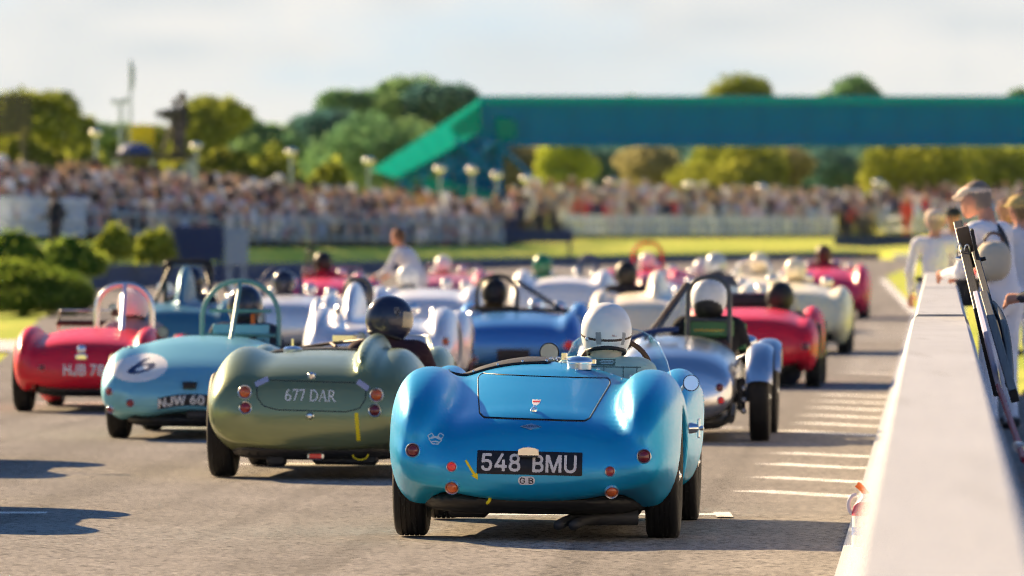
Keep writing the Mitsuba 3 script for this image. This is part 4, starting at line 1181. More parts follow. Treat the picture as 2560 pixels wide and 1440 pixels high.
# ------------------------------------------------------------------ banks, barrier, fences
BX, BY = np.array([q[0] for q in BAR], float), np.array([q[1] for q in BAR], float)
Z0 = lambda x: float(G(x, np.interp(x, np.append(BX, 3600), np.append(BY, 640)))[1])
BH = lambda x: float(np.interp(x, [250, 900, 1300, 2200, 2400], [.55, .36, .31, .27, .12]))
FB = lambda x: float(np.interp(x, [-300, 0, 250, 600, 1250, 1400, 2080, 2300, 3600], [582, 585, 592, 612, 612, 590, 588, 582, 580]))    # picture row of the fence's foot
FZ = lambda x: Z0(x) + float(np.interp(x, [250, 1300, 1450, 2300], [15, 17, 45, 55]))
FH = lambda x: float(P(x, FB(x), FZ(x))[2])
cols = np.arange(-900, 3601, 75)
rows = []
for x in cols:
    z0, fz, fh, bh = Z0(x), FZ(x), FH(x), BH(x)
    rows.append([GX(x, z0 + .3, -.05), GX(x, z0 + .45, bh - .03), GX(x, z0 + 3, bh + .10), GX(x, (z0 + fz) / 2 + 2, bh * .45 + fh * .55 + .08), GX(x, fz - .5, fh), GX(x, fz + .2, fh - .5), GX(x, fz + 4.6, fh + .32), GX(x, fz + 10, fh + .7), GX(x, fz + 60, 1.9), GX(x, 900, 2.2), GX(x, 2600, 2.0)])
R_ = np.array(rows)
n_, k_ = R_.shape[:2]
bank = trimesh.Trimesh(R_.reshape(-1, 3), [[i * k_ + j, (i + 1) * k_ + j, (i + 1) * k_ + j + 1] for i in range(n_ - 1) for j in range(k_ - 1)] + [[i * k_ + j, (i + 1) * k_ + j + 1, i * k_ + j + 1] for i in range(n_ - 1) for j in range(k_ - 1)], process=False)
struct('grass_bank', up(bank), 'grass', True, label='bright grass bank rising behind the far barrier')
bw = thing('track_barrier', 'low dark blue barrier along the foot of the far grass bank', 'barrier')
xs = np.linspace(-300, 2290, 38)
for a_, b_ in zip(xs[:-1], xs[1:]):
    pa, pb = GX(a_, Z0(a_)), GX(b_, Z0(b_))
    h = BH((a_ + b_) / 2)
    d = pb - pa; L = np.linalg.norm(d)
    M = mv(*((pa + pb) / 2)) @ rot([0, 0, 1], math.degrees(math.atan2(d[1], d[0])))
    obj(bw, 'barrier_block', box(L * .985, .35, h, (0, .1, h / 2 - .02), .03), 'barrier', 30, M)
path = struct('path', up(sheet([G(-400, 884)[:2], G(95, 878)[:2], G(95, 852)[:2], G(-400, 846)[:2]], .006)), 'line', label='pale path crossing the left grass verge')


def picket_fence(label, x0, x1, n, top_off, key, pw, rails=(.25, .75), name='picket_fence', tall=None, pw_=1.0):
    t = thing(name, label, 'fence')
    px = x0 + (x1 - x0) * np.linspace(0, 1, n) ** pw_
    pk = mikit.ply(cat(box(pw, .025, 1.0, (0, 0, .5))), 'mat_' + key)
    for x in px:
        b = GX(x, FZ(x) - .6, FH(x) - .05)
        hh = (tall or (lambda x: 1.0))(x)
        obj(t, 'picket', None, '', M=mv(*b) @ np.diag([1, 1, hh, 1]), dct=pk)
    for r in rails:
        p = np.array([GX(x, FZ(x) - .56, FH(x) - .05 + r * (tall or (lambda x: 1.0))(x)) for x in np.linspace(x0, x1, 14)])
        obj(t, 'rail', tube(p, .035, 6), key)


picket_fence('grey picket fence in front of the crowd on the left bank', 560, 1250, 31, 0, 'fence_grey', .12, pw_=.9, tall=lambda x: float(np.interp(x, [560, 1250], [.92, 1.04])))
picket_fence('sparse grey railing left of the grey picket fence', 212, 552, 14, 0, 'fence_grey', .10, tall=lambda x: .85)
picket_fence('white picket fence in front of the crowd on the right', 1405, 2085, 44, 0, 'fence_white', .19, tall=lambda x: .88)
picket_fence('white railing with open bays at the far left', -160, 205, 30, 0, 'fence_white', .16, (.08, .5, .95), tall=lambda x: .92)
picket_fence('pale fence behind the marshals on the right', 2205, 2640, 23, 0, 'fence_white', .17, tall=lambda x: .95)


def board(name, label, cat_, x0, x1, yt, yb, Z, key, posts=True):
    t = thing(name, label, cat_)
    a, b = P(x0, yb, Z), P(x1, yt, Z)
    obj(t, 'panel', box(b[0] - a[0], .12, b[2] - a[2], ((a[0] + b[0]) / 2, Z, (a[2] + b[2]) / 2), .02), key, 30)
    if posts:
        for x in (a[0] + .1, b[0] - .1):
            obj(t, 'post', box(.10, .10, max(a[2] + .4, .4), (x, Z + .11, a[2] - max(a[2] + .4, .4) / 2 + .2)), key)
    return t


board('hoarding', 'dark navy board on the left bank beside the yellow green shrubs', 'board', 432, 560, 566, 652, 200, 'navy')
board('hoarding', 'dark navy board at the gap between the two crowds', 'board', 1262, 1432, 574, 606, 270, 'navy')
board('marshal_hut', 'pale grey hut front right of the left navy board', 'hut', 562, 620, 570, 664, 196, 'fence_grey')
board('hoarding', 'dark board at the end of the far grass on the right', 'board', 2085, 2300, 590, 640, 322, 'navy')


# ------------------------------------------------------------------ crowd
def crowd_segs(seat, hat, arm, rnd):
    """standing or seated figure about 1.72 m; region numbers instead of colours: 0 skin 1 hair/hat 2 top 3 legs"""
    s = np.array
    z = -.46 if seat else 0.0
    sw = rnd.normal(0, .02)
    hd = s([sw, .0, 1.60 + z])
    sg = [(hd, hd + [0, -.01, -.06], .095, .08, 0), (hd + [0, .01, .05], hd + [0, .02, .06], .105, .10, 1), (s([0, .02, 1.5 + z]), s([0, .02, 1.42 + z]), .06, .07, 0),
          (s([-.14, .02, 1.38 + z]), s([.14, .02, 1.38 + z]), .085, .085, 2), (s([0, .01, 1.28 + z]), s([0, .01, .98 + z]), .16, .155, 2)]
    if hat:
        sg.append((hd + [-.03, -.03, .045], hd + [.03, -.03, .045], .12, .12, 1))
    for d in (-1, 1):
        sh = s([d * .19, .02, 1.38 + z])
        if arm == 0:
            e, w = s([d * .25, .0, 1.10 + z]), s([d * .22, -.10, .88 + z])
        elif arm == 1:
            e, w = s([d * .25, -.12, 1.12 + z]), s([d * .06, -.27, 1.18 + z])
        else:
            e, w = (s([d * .27, -.14, 1.22 + z]), s([d * .10, -.20, 1.55 + z])) if d > 0 else (s([d * .25, .0, 1.10 + z]), s([d * .22, -.1, .88 + z]))
        sg += [(sh, e, .058, .048, 2), (e, w, .044, .036, 0 if rnd.uniform() < .35 else 2), (w, w + (w - e) * .3, .042, .03, 0)]
        hp = s([d * .09, .02, .94 + z])
        if seat:
            sg += [(hp, hp + [d * .03, -.40, .02], .095, .07, 3), (hp + [d * .03, -.40, .02], hp + [d * .03, -.42, -.42], .065, .05, 3)]
        else:
            sg += [(hp, s([d * .10, .0, .50]), .095, .065, 3), (s([d * .10, .0, .50]), s([d * .11, .03, .07]), .06, .045, 3), (s([d * .11, .03, .05]), s([d * .12, -.13, .04]), .045, .04, 1)]
    return sg


VAR = []
rnd = np.random.default_rng(3)
for i in range(10):
    seat, hat, arm = i < 4, i % 2 == 0, (0, 1, 2, 1, 0, 1, 2, 0, 1, 2)[i]
    sg = crowd_segs(seat, hat, arm, rnd)
    m, col = figure([q[:4] + ((q[4], 0, 0),) for q in sg], .062, .04, .07)
    VAR.append((m, col[:, 0].astype(int), seat, hat))
TOPS = {'white': (.72, .70, .72), 'navy': (.03, .04, .10), 'pale blue': (.35, .45, .65), 'dusty pink': (.52, .30, .32), 'tan': (.45, .32, .22), 'grey': (.30, .28, .30), 'red': (.5, .05, .06), 'dark': (.05, .045, .06), 'cream': (.62, .54, .42), 'lilac': (.42, .36, .50), 'mustard': (.55, .34, .05)}
TN = list(TOPS); TPR = np.array([.23, .21, .12, .09, .03, .08, .03, .14, .03, .07, .01]); TPR /= TPR.sum()
HATC = {'straw': (.48, .36, .28), 'white': (.70, .67, .68), 'dark': (.05, .04, .04)}
SKINS = [(.52, .28, .23), (.56, .33, .28), (.43, .22, .17), (.58, .36, .32)]
HAIR = {'dark': (.05, .035, .025), 'grey': (.40, .38, .36), 'fair': (.42, .28, .14)}


def spectator(x, Z, z, seat, where, grp):
    i = int(rnd.integers(0, 4) if seat else rnd.integers(4, 10))
    m, reg, st, hat = VAR[i]
    tn = TN[int(rnd.choice(len(TN), p=TPR))]
    hn = list(HATC)[int(rnd.choice(3, p=[.38, .30, .32]))] if hat else list(HAIR)[int(rnd.integers(0, 3))]
    pal = np.array([SKINS[int(rnd.integers(0, 4))], (HATC if hat else HAIR)[hn], np.array(TOPS[tn]) * rnd.uniform(.85, 1.15), [(.03, .04, .08), (.16, .13, .10), (.03, .03, .04), (.10, .11, .15)][int(rnd.integers(0, 4))]])
    pal = np.clip(pal * np.array([[1.08], [1.05], [1.02], [.6]]), .01, .85)
    sc = rnd.uniform(.93, 1.06)
    k = numbered('person')
    M = mv(*GX(x, Z, z)) @ rot([0, 0, 1], rnd.normal(20, 35)) @ np.diag([sc, sc, sc, 1])
    d = mikit.ply(m, 'mat_vc', smooth=True, color=pal[reg]); d['to_world'] = T(M.tolist()); scene[k] = d
    lab = f"{'seated' if seat else 'standing'} spectator in {tn} top with {hn} {'hat' if hat else 'hair'} {where}"
    labels[k] = {'label': lab, 'category': 'person', 'group': grp + ': ' + lab}


DROP = lambda x: float(np.interp(x, [0, 600, 1240, 1260, 1300, 2600], [.42, .22, .52, .52, .0, .0]))


def fill(x0, x1, n, rowsz, where, grp):
    for r, (dz, rise, seat) in enumerate(rowsz):
        c = n[r]
        for x in np.linspace(x0, x1, c):
            x = x + rnd.uniform(-.4, .4) * (x1 - x0) / c
            spectator(x, FZ(x) + dz + rnd.uniform(-.4, .4), FH(x) + rise - DROP(x), seat, where, grp)


def mass(name, x0, x1, n, rowsz, label):
    """the rest of a crowd past the three hundred nearest: one object"""
    ms, cs = [], []
    for dz, rise in rowsz:
        for x in np.linspace(x0, x1, n):
            x = x + rnd.uniform(-.5, .5) * (x1 - x0) / n
            m, reg, st, hat = VAR[int(rnd.integers(4, 10))]
            pal = np.array([SKINS[int(rnd.integers(0, 4))], list((HATC if hat else HAIR).values())[int(rnd.integers(0, 3))], np.array(TOPS[TN[int(rnd.choice(len(TN), p=TPR))]]) * rnd.uniform(.85, 1.15), (.04, .05, .08)])
            Z = FZ(x) + dz + rnd.uniform(-.4, .4)
            sc = rnd.uniform(.90, 1.06)
            ms.append(m.copy().apply_transform(mv(*GX(x, Z, FH(x) + rise - DROP(x))) @ rot([0, 0, 1], rnd.normal(20, 35)) @ np.diag([sc, sc, sc, 1])))
            cs.append(np.clip(pal * np.array([[1.08], [1.05], [1.02], [.6]]), .01, .85)[reg])
    k = obj(name, '', cat(*ms), 'vc', True, color=np.vstack(cs))
    labels[k] = {'label': label, 'category': 'crowd', 'kind': 'stuff'}


fill(-20, 1245, (50, 50, 50, 48), ((.8, -.45, False), (2.0, -.20, False), (3.2, .04, False), (4.4, .27, False)), 'in the crowd on the left bank', 'left crowd')
fill(1275, 2585, (34, 34, 34), ((1.0, -.25, False), (2.8, .05, False), (4.6, .32, False)), 'in the crowd on the right', 'right crowd')
mass('crowd', -30, 1250, 64, ((1.4, -.33), (2.6, -.08), (3.8, .16), (5.2, .40)), 'packed far rows of spectators on the left bank')
mass('crowd', 1270, 2600, 52, ((1.9, -.10), (3.7, .18), (5.6, .45)), 'packed far rows of spectators on the right bank')


# ------------------------------------------------------------------ trees and shrubs
KIND = {'dark': ((.08, .22, .13), (.28, .42, .15)), 'olive': ((.17, .22, .03), (.34, .38, .06)), 'yellow': ((.17, .22, .03), (.36, .37, .06)), 'brown': ((.25, .24, .13), (.36, .33, .15)),
        'blue': ((.045, .14, .17), (.12, .24, .19)), 'clipped': ((.03, .11, .02), (.30, .38, .05)), 'belt': ((.02, .045, .03), (.05, .08, .05)), 'lime': ((.30, .38, .04), (.48, .54, .08)), 'box': ((.06, .19, .03), (.46, .54, .08))}


def leaves(centres, radii, n, size, kind, rg):
    c0, c1 = (np.array(a) for a in KIND[kind])
    V, F, C = [], [], []
    off = 0
    for c, r in zip(centres, radii):
        k = max(20, int(n * r[0] * r[1]))
        u = rg.normal(size=(k, 3)); u /= np.linalg.norm(u, axis=1, keepdims=True)
        p = c + u * r * (rg.uniform(.62, 1.08, (k, 1)))
        nr = u + rg.normal(0, .55, (k, 3)); nr /= np.linalg.norm(nr, axis=1, keepdims=True)
        t = np.cross(nr, rg.normal(size=(k, 3))); t /= np.linalg.norm(t, axis=1, keepdims=True) + 1e-9
        b = np.cross(nr, t)
        s = size * rg.uniform(.6, 1.3, (k, 1))
        q = np.stack([p - t * s * .5, p + b * s * .32, p + t * s * .5, p - b * s * .32], 1)
        V.append(q.reshape(-1, 3))
        i = off + 4 * np.arange(k)
        F.append(np.stack([i, i + 1, i + 2], 1)); F.append(np.stack([i, i + 2, i + 3], 1)); off += 4 * k
        tone = c0 + (c1 - c0) * np.clip(rg.uniform(0, 1) * .6 + rg.uniform(0, .4, (k, 1)), 0, 1)
        C.append(np.repeat(tone, 4, 0))
    return trimesh.Trimesh(np.vstack(V), np.vstack(F), process=False), np.vstack(C)


def tree(label, x, ytop, wpx, Z, kind, group=None, seed=0, ground=1.6):
    rg = np.random.default_rng(1000 + seed)
    base = GX(x, Z, ground); top = P(x, ytop, Z)[2]; H = top - ground; Wd = wpx / FPX * Z * 1.22
    t = thing('tree', label, 'tree', group)
    lean = rg.normal(0, .02, 2)
    tr = [np.array([0, 0, -.3]), np.array([lean[0] * H, 0, H * .3]), np.array([lean[0] * 2 * H, lean[1] * H, H * .7])]
    r0 = .035 * H + .08
    ms = [tube(curve(tr, 8), np.linspace(r0, r0 * .35, 8), 7)]
    nc = 15
    cs, rs = [], []
    for i in range(nc):
        a = rg.uniform(0, 2 * np.pi); hz = rg.uniform(.30, 1.0)
        prof = math.sqrt(max(0, 1 - ((hz - .58) / .50) ** 2)) if hz > .2 else .4
        rad = Wd * .5 * prof * rg.uniform(.25, .80)
        rr = Wd * rg.uniform(.15, .25)
        c = np.array([math.cos(a) * rad, math.sin(a) * rad, min(H * hz, H - rr * .6)])
        cs.append(c); rs.append(np.array([rr, rr, rr * rg.uniform(.65, .9)]))
        if i % 3 == 0:
            ms.append(tube([tr[1] * .8 + [0, 0, H * .05], tr[1] * .4 + c * .6, c], np.array([r0 * .4, r0 * .25, r0 * .1]), 5))
    obj(t, 'trunk', cat(*ms), 'bark', True, mv(*base))
    m, c = leaves(cs, rs, 1500 / nc * 9 / max(Wd * .2, .6) ** 2 * .5, .035 * H + .22, kind, rg)
    obj(t, 'crown', m, 'leaf', False, mv(*base), color=c)


def shrub(label, x, yb, ytop, wpx, Z, kind, n=260, size=.09, seed=0, group=None, z=None, deep=None):
    rg = np.random.default_rng(5000 + seed)
    base = P(x, yb, Z); base = np.array([base[0], Z, base[2] if z is None else z])
    H = P(x, ytop, Z)[2] - base[2]; Wd = wpx / FPX * Z
    t = thing('shrub', label, 'shrub', group)
    cs, rs = [], []
    for i in range(16):
        a = rg.uniform(0, 2 * np.pi); q = rg.uniform(0, 1) ** .5
        px_, py_ = math.cos(a) * Wd * .36 * q, math.sin(a) * (deep or Wd) * .36 * q
        hh = H * math.sqrt(max(.1, 1 - .8 * q * q))
        cs.append(np.array([px_, py_, hh * .62])); rs.append(np.array([Wd * .18, Wd * .18, hh * .38]))
    for i in range(8):
        a = i * np.pi / 4
        cs.append(np.array([math.cos(a) * Wd * .33, math.sin(a) * (deep or Wd) * .33, H * .26])); rs.append(np.array([Wd * .17, Wd * .17, H * .27]))
    m, c = leaves(cs, rs, n, size, kind, rg)
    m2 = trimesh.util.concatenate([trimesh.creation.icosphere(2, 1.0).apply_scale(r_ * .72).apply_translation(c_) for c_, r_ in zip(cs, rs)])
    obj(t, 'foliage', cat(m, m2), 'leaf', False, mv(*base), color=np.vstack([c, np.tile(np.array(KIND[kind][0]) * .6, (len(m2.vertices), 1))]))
    obj(t, 'stem', cat(*[tube([(0, 0, -.05), (math.cos(a) * Wd * .1, math.sin(a) * Wd * .1, H * .5)], .03 * H + .01, 6) for a in (0, 1.6, 3.1, 4.7)]), 'bark', True, mv(*base))


TREES = [(95, 235, 240, 420, 'olive', 'olive green tree at the far left skyline'), (-60, 246, 200, 430, 'dark', 'dark tree cut by the left edge of the picture'), (185, 290, 130, 440, 'olive', 'smaller olive tree right of the far left tree'),
         (280, 318, 150, 470, 'dark', 'low dark tree behind the mast'), (400, 322, 160, 470, 'yellow', 'yellow green tree behind the camera platform'), (545, 250, 210, 430, 'olive', 'tall olive tree right of the camera platform'),
         (660, 290, 190, 440, 'dark', 'dark tree left of the large wood'), (800, 285, 190, 520, 'blue', 'dark tree at the left end of the large wood'), (895, 232, 210, 540, 'dark', 'tree left of the highest crown in the large wood'),
         (1010, 203, 240, 545, 'dark', 'highest dark tree behind the bridge stairs'), (1105, 222, 190, 540, 'blue', 'dark tree directly behind the top of the bridge stairs'), (960, 300, 330, 500, 'dark', 'broad dark tree below the highest crown'), (1150, 330, 200, 520, 'blue', 'dark tree behind the bridge tower'),
         (1290, 366, 120, 520, 'brown', 'greyish tree under the left end of the bridge'), (1410, 362, 150, 470, 'lime', 'bright yellow green tree under the bridge'), (1520, 380, 150, 560, 'blue', 'dark tree between the yellow green and the brown tree'),
         (1650, 368, 220, 500, 'brown', 'brownish tree under the middle of the bridge'), (1830, 364, 250, 490, 'yellow', 'wide yellow tree under the middle of the bridge'), (1955, 376, 140, 505, 'brown', 'brown tree right of the wide yellow tree'),
         (2100, 380, 220, 560, 'blue', 'dark tree between the yellow trees on the right'), (2300, 362, 260, 480, 'yellow', 'yellow tree behind the marshals on the right'), (2500, 358, 280, 490, 'olive', 'olive tree at the right edge under the bridge'),
         (1850, 203, 250, 600, 'olive', 'tree top rising above the middle of the bridge'), (2090, 194, 230, 600, 'dark', 'dark rounded tree top rising above the bridge on the right'), (1590, 234, 90, 600, 'dark', 'small tree top just above the bridge'), (2560, 230, 90, 600, 'dark', 'tree top at the right edge above the bridge')]
for i, (x, yt, wp, Z, kd, lb) in enumerate(TREES):
    tree(lb, x, yt, wp, Z, kd, seed=i)
for i, x in enumerate(np.arange(-150, 2750, 165)):
    tree(f'distant dark tree along the horizon, {ORD[i]} from the left in the row', x, 352 + 16 * math.sin(i * 2.3), 280, 660 + 20 * (i % 3), 'blue', 'distant trees along the horizon', seed=100 + i)
for i, (x, yt, wp, Z, kd, lb) in enumerate([(60, 318, 300, 330, 'yellow', 'yellow shrubs behind the left crowd at the edge of the picture'), (200, 345, 200, 330, 'olive', 'olive shrub behind the left crowd'), (560, 345, 240, 330, 'yellow', 'yellow shrub right of the camera platform'),
                                            (690, 355, 170, 335, 'olive', 'olive shrub behind the crowd below the dark tree'), (820, 385, 130, 345, 'olive', 'small olive shrub left of the bridge stairs'), (470, 380, 160, 325, 'yellow', 'yellow shrub behind the camera platform')]):
    shrub(lb, x, 520, yt, wp, Z, kd, 45, .38, i)
shrub('big clipped dark green box shrub at the left edge of the track', 60, 790, 640, 390, 135, 'clipped', 2600, .075, 20, z=0.0)
shrub('dark green shrub in front of the white railing', 35, 650, 562, 190, 172, 'box', 900, .12, 21, z=.3)
shrub('dark green shrub below the dark standing figure', 180, 648, 578, 190, 176, 'box', 900, .12, 22, z=.3)
shrub('yellow green shrub left of its larger neighbour', 285, 610, 545, 110, 186, 'lime', 1100, .12, 23, z=.6)
shrub('larger yellow green shrub beside the navy board', 388, 642, 558, 120, 190, 'lime', 1100, .12, 24, z=.5)

# ------------------------------------------------------------------ footbridge
mat('netting', {'type': 'principledthin', 'base_color': rgb((.004, .30, .27)), 'roughness': .7, 'diff_trans': .82, 'spec_trans': 0.0})
br = thing('footbridge', 'long dark green footbridge over the track with covered stairs at its left end', 'bridge')
ZB = 425.0
zb, zt = P(1500, 364, ZB)[2], P(1500, 240, ZB)[2]
xa, xb = GX(1200, ZB)[0], GX(2960, ZB)[0]
nb_ = 15
for i in range(nb_):
    w_ = (xb - xa) / nb_
    for y in (0, 3.0):
        obj(br, 'side_panel', box(w_ - .05, .08, zt - zb - .5, (xa + (i + .5) * w_, ZB + y, (zb + zt) / 2 - .1), .02), 'bridge_dark', 30)
for i in range(nb_ + 1):
    obj(br, 'upright', box(.14, .14, zt - zb, (xa + i * (xb - xa) / nb_, ZB - .10, (zb + zt) / 2)), 'bridge_dark')
obj(br, 'floor', box(xb - xa, 3.0, .25, ((xa + xb) / 2, ZB + 1.5, zb + .12)), 'bridge_dark')
obj(br, 'top_rail', box(xb - xa + .2, .30, .42, ((xa + xb) / 2, ZB - .1, zt - .2), .05), 'bridge_green', 30)
obj(br, 'lower_beam', box(xb - xa, .22, .30, ((xa + xb) / 2, ZB - .14, zb + .1), .03), 'bridge_dark', 30)
for x in (1185, 1250, 2700):
    for y in (0, 3.0):
        obj(br, 'column', box(.32, .32, zb + .2 - 1.0, (GX(x, ZB)[0], ZB + y, (zb + .2 + 1.0) / 2), .03), 'bridge_dark', 30)
A4 = lambda pts, Z: np.array([P(x, y, Z) for x, y in pts])


def net_panel(part, pts, Z, key='netting'):
    v = A4(pts, Z)
    v = np.vstack([v, v[:1]])[:-1]
    obj(br, part, trimesh.Trimesh(v, [[0, i, i + 1] for i in range(1, len(v) - 1)], process=False), key)


for i in range(7):                                          # upper flight, sheeted bay by bay
    t0, t1 = i / 7, (i + .97) / 7
    f_ = lambda t: ((1198 - 272 * t, 248 + 178 * t), (1198 - 200 * t, 330 + 118 * t))
    (a0, b0), (a1, b1) = f_(t0), f_(t1)
    net_panel('stair_sheet', [a0, b0, b1, a1], ZB - .3 + i * .05)
    net_panel('stair_sheet', [(a0[0] + 22, a0[1] + 8), (b0[0] + 22, b0[1] + 6), (b1[0] + 22, b1[1] + 6), (a1[0] + 22, a1[1] + 8)], ZB + 2.6, 'bridge_dark')
net_panel('landing_sheet', [(1120, 300), (1200, 246), (1206, 330), (1140, 345)], ZB - .6)
net_panel('landing_sheet', [(1238, 290), (1292, 300), (1290, 345), (1244, 352)], ZB - .5)
for i in range(4):
    t0, t1 = i / 4, (i + .96) / 4
    net_panel('stair_sheet', [(1062 + 180 * t0, 440 + 42 * t0), (1062 + 180 * t1, 440 + 42 * t1), (1062 + 180 * t1, 478 + 34 * t1), (1062 + 180 * t0, 478 + 34 * t0)], ZB - 1.5 - i * .05)
obj(br, 'stair_tread_run', tube(A4([(1215, 345), (1010, 452)], ZB + 1.2), .35, 4), 'bridge_dark')
obj(br, 'stair_tread_run', tube(A4([(1060, 470), (1245, 512)], ZB - .2), .35, 4), 'bridge_dark')
for x, yt, yb in ((1140, 330, 520), (1215, 340, 540), (1235, 345, 540)):
    a, b = P(x, yb, ZB + 1), P(x, yt, ZB + 1)
    obj(br, 'stair_post', tube([a, b], .14, 6), 'bridge_dark')
for (x0, y0), (x1, y1) in (((1000, 452), (1000, 520)), ((1060, 425), (1060, 520)), ((1120, 390), (1120, 520)), ((1000, 455), (1120, 515)), ((1060, 515), (1140, 400)), ((1140, 350), (1240, 440)), ((1140, 440), (1240, 350)), ((1255, 370), (1330, 440))):
    obj(br, 'stair_brace', tube([P(x0, y0, ZB - .8), P(x1, y1, ZB - .8)], .13, 6), 'bridge_dark')
for i in range(12):
    t_ = (i + .5) / 12
    obj(br, 'stair_tread', box(1.2, 1.6, .08, tuple(P(1185 - 195 * t_, 338 + 112 * t_, ZB + 1.0))), 'bridge_dark')
obj(br, 'tower_wall', box(2.2, 2.4, 3.4, (GX(1190, ZB)[0], ZB + 1.9, 3.3)), 'bridge_dark')


# ------------------------------------------------------------------ lamps on posts, camera platform, mast
def post_lamp(x, y, Z, label, r=.22, ground=1.2):
    t = thing('street_lamp', label, 'lamp', 'shiny lamps on slim posts along the crowd')
    c = P(x, y, Z)
    obj(t, 'post', tube([(c[0], Z, ground), (c[0], Z, c[2] - r * .5)], .05, 8), 'fence_grey', True)
    obj(t, 'head', trimesh.creation.icosphere(3, r).apply_scale([1.25, 1.25, .8]), 'lamp_metal', True, mv(c[0], Z, c[2]))
    obj(t, 'bracket', box(.1, .5, .05, (c[0], Z + .25, c[2] - .18)), 'fence_grey')


plain('lamp_metal', (.9, .88, .85), .26, metallic=1.0)
for x, y, Z, lb in ((240, 332, 230, 'left most shiny lamp on a post, beside the mast'), (490, 366, 235, 'shiny lamp right of the cameraman'), (728, 380, 260, 'shiny lamp on a post in front of the yellow shrubs'), (922, 402, 300, 'shiny lamp at the foot of the bridge stairs'),
                    (1100, 422, 320, 'shiny lamp left under the bridge stairs'), (1180, 424, 330, 'shiny lamp under the bridge stairs'), (1242, 437, 335, 'shiny lamp before the bridge tower'), (1315, 446, 340, 'shiny lamp right of the bridge tower'),
                    (1530, 454, 350, 'shiny lamp before the dark tree under the bridge'), (1720, 463, 360, 'shiny lamp before the yellow tree under the bridge'), (1905, 468, 365, 'shiny lamp over the right crowd left of the last one'), (2195, 457, 370, 'right most shiny lamp over the crowd')):
    post_lamp(x, y, Z, lb, .15 * Z / 330 + .03)
pf = thing('camera_platform', 'dark scaffold platform above the left crowd carrying a cameraman', 'platform')
ZP = 232.0
a, b = P(282, 400, ZP), P(486, 386, ZP)
obj(pf, 'deck', box(b[0] - a[0], 1.8, b[2] - a[2], ((a[0] + b[0]) / 2, ZP, (a[2] + b[2]) / 2), .03), 'dark', 30)
for x in (a[0] + .1, (a[0] + b[0]) / 2, b[0] - .1):
    for y in (-.8, .8):
        obj(pf, 'leg', tube([(x, ZP + y, .8), (x, ZP + y, a[2])], .06, 8), 'fence_grey', True)
for s_ in (-1, 1):
    obj(pf, 'brace', tube([(a[0] + .1, ZP + .8 * s_, .9), (b[0] - .1, ZP + .8 * s_, a[2])], .04, 6), 'fence_grey', True)
DK = b[2]
um = thing('umbrella', 'blue umbrella on the camera platform', 'umbrella')
c = P(340, 392, ZP)
a_ = np.linspace(0, np.pi / 2, 7)
obj(um, 'canopy', revolve([(.50 * math.cos(t) + 1e-4, .30 * math.sin(t)) for t in a_] + [(.44 * math.cos(t) + 1e-4, .27 * math.sin(t)) for t in a_[::-1]], sections=16), plain('umbrella_blue', (.03, .06, .22), .6, .3), False, mv(c[0], ZP - .3, DK + .02))
obj(um, 'shaft', tube([(c[0], ZP - .3, DK - .02), (c[0], ZP - .3, DK + .34)], .015, 6), 'dark')
board('sign_board', 'yellow board standing on the camera platform', 'sign', 326, 386, 312, 386, ZP + .6, 'yellow', False)
ms = thing('flag_mast', 'slim grey mast with a furled flag above the left crowd', 'flagpole')
c = P(326, 150, 236)
obj(ms, 'pole', tube([(c[0], 236, .8), (c[0], 236, c[2])], np.array([.06, .03]), 8), 'fence_grey', True)
obj(ms, 'flag', nets(lambda p: sell(p, (0, 0, 0), (.07, .06, .42), 2.0) + .012 * np.sin(p[:, 2] * 22 + p[:, 0] * 30), (-.15, -.15, -.5), (.15, .15, .5), .03, 1), 'fence_grey', True, mv(c[0] + .05, 236, c[2] - .42))
gs = thing('gantry_board', 'dark lattice board on posts at the far left', 'board')
a, b = P(-60, 332, 300), P(72, 242, 300)
for i in range(7):
    zz = a[2] + (b[2] - a[2]) * i / 6
    obj(gs, 'rail', box(b[0] - a[0], .08, .16, ((a[0] + b[0]) / 2, 300, zz)), 'dark')
for i in range(6):
    xx = a[0] + (b[0] - a[0]) * i / 5
    obj(gs, 'upright', box(.14, .07, b[2] - a[2], (xx, 300.08, (a[2] + b[2]) / 2)), 'dark')
for xx in (a[0] + .3, b[0] - .2):
    obj(gs, 'post', tube([(xx, 300.2, .8), (xx, 300.2, a[2] + .1)], .09, 8), 'dark', True)
pa = thing('loudspeaker_mast', 'slim lattice mast with small speakers left of the flag mast', 'mast')
c = P(302, 250, 238)
obj(pa, 'pole', tube([(c[0], 238, .8), (c[0], 238, c[2])], .05, 6), 'fence_grey', True)
for dx, dz in ((-.18, -.05), (.12, -.02), (-.05, -1.0), (.1, -1.3)):
    obj(pa, 'speaker', box(.16, .25, .14, (c[0] + dx, 238, c[2] + dz), .03), 'fence_grey', 30)


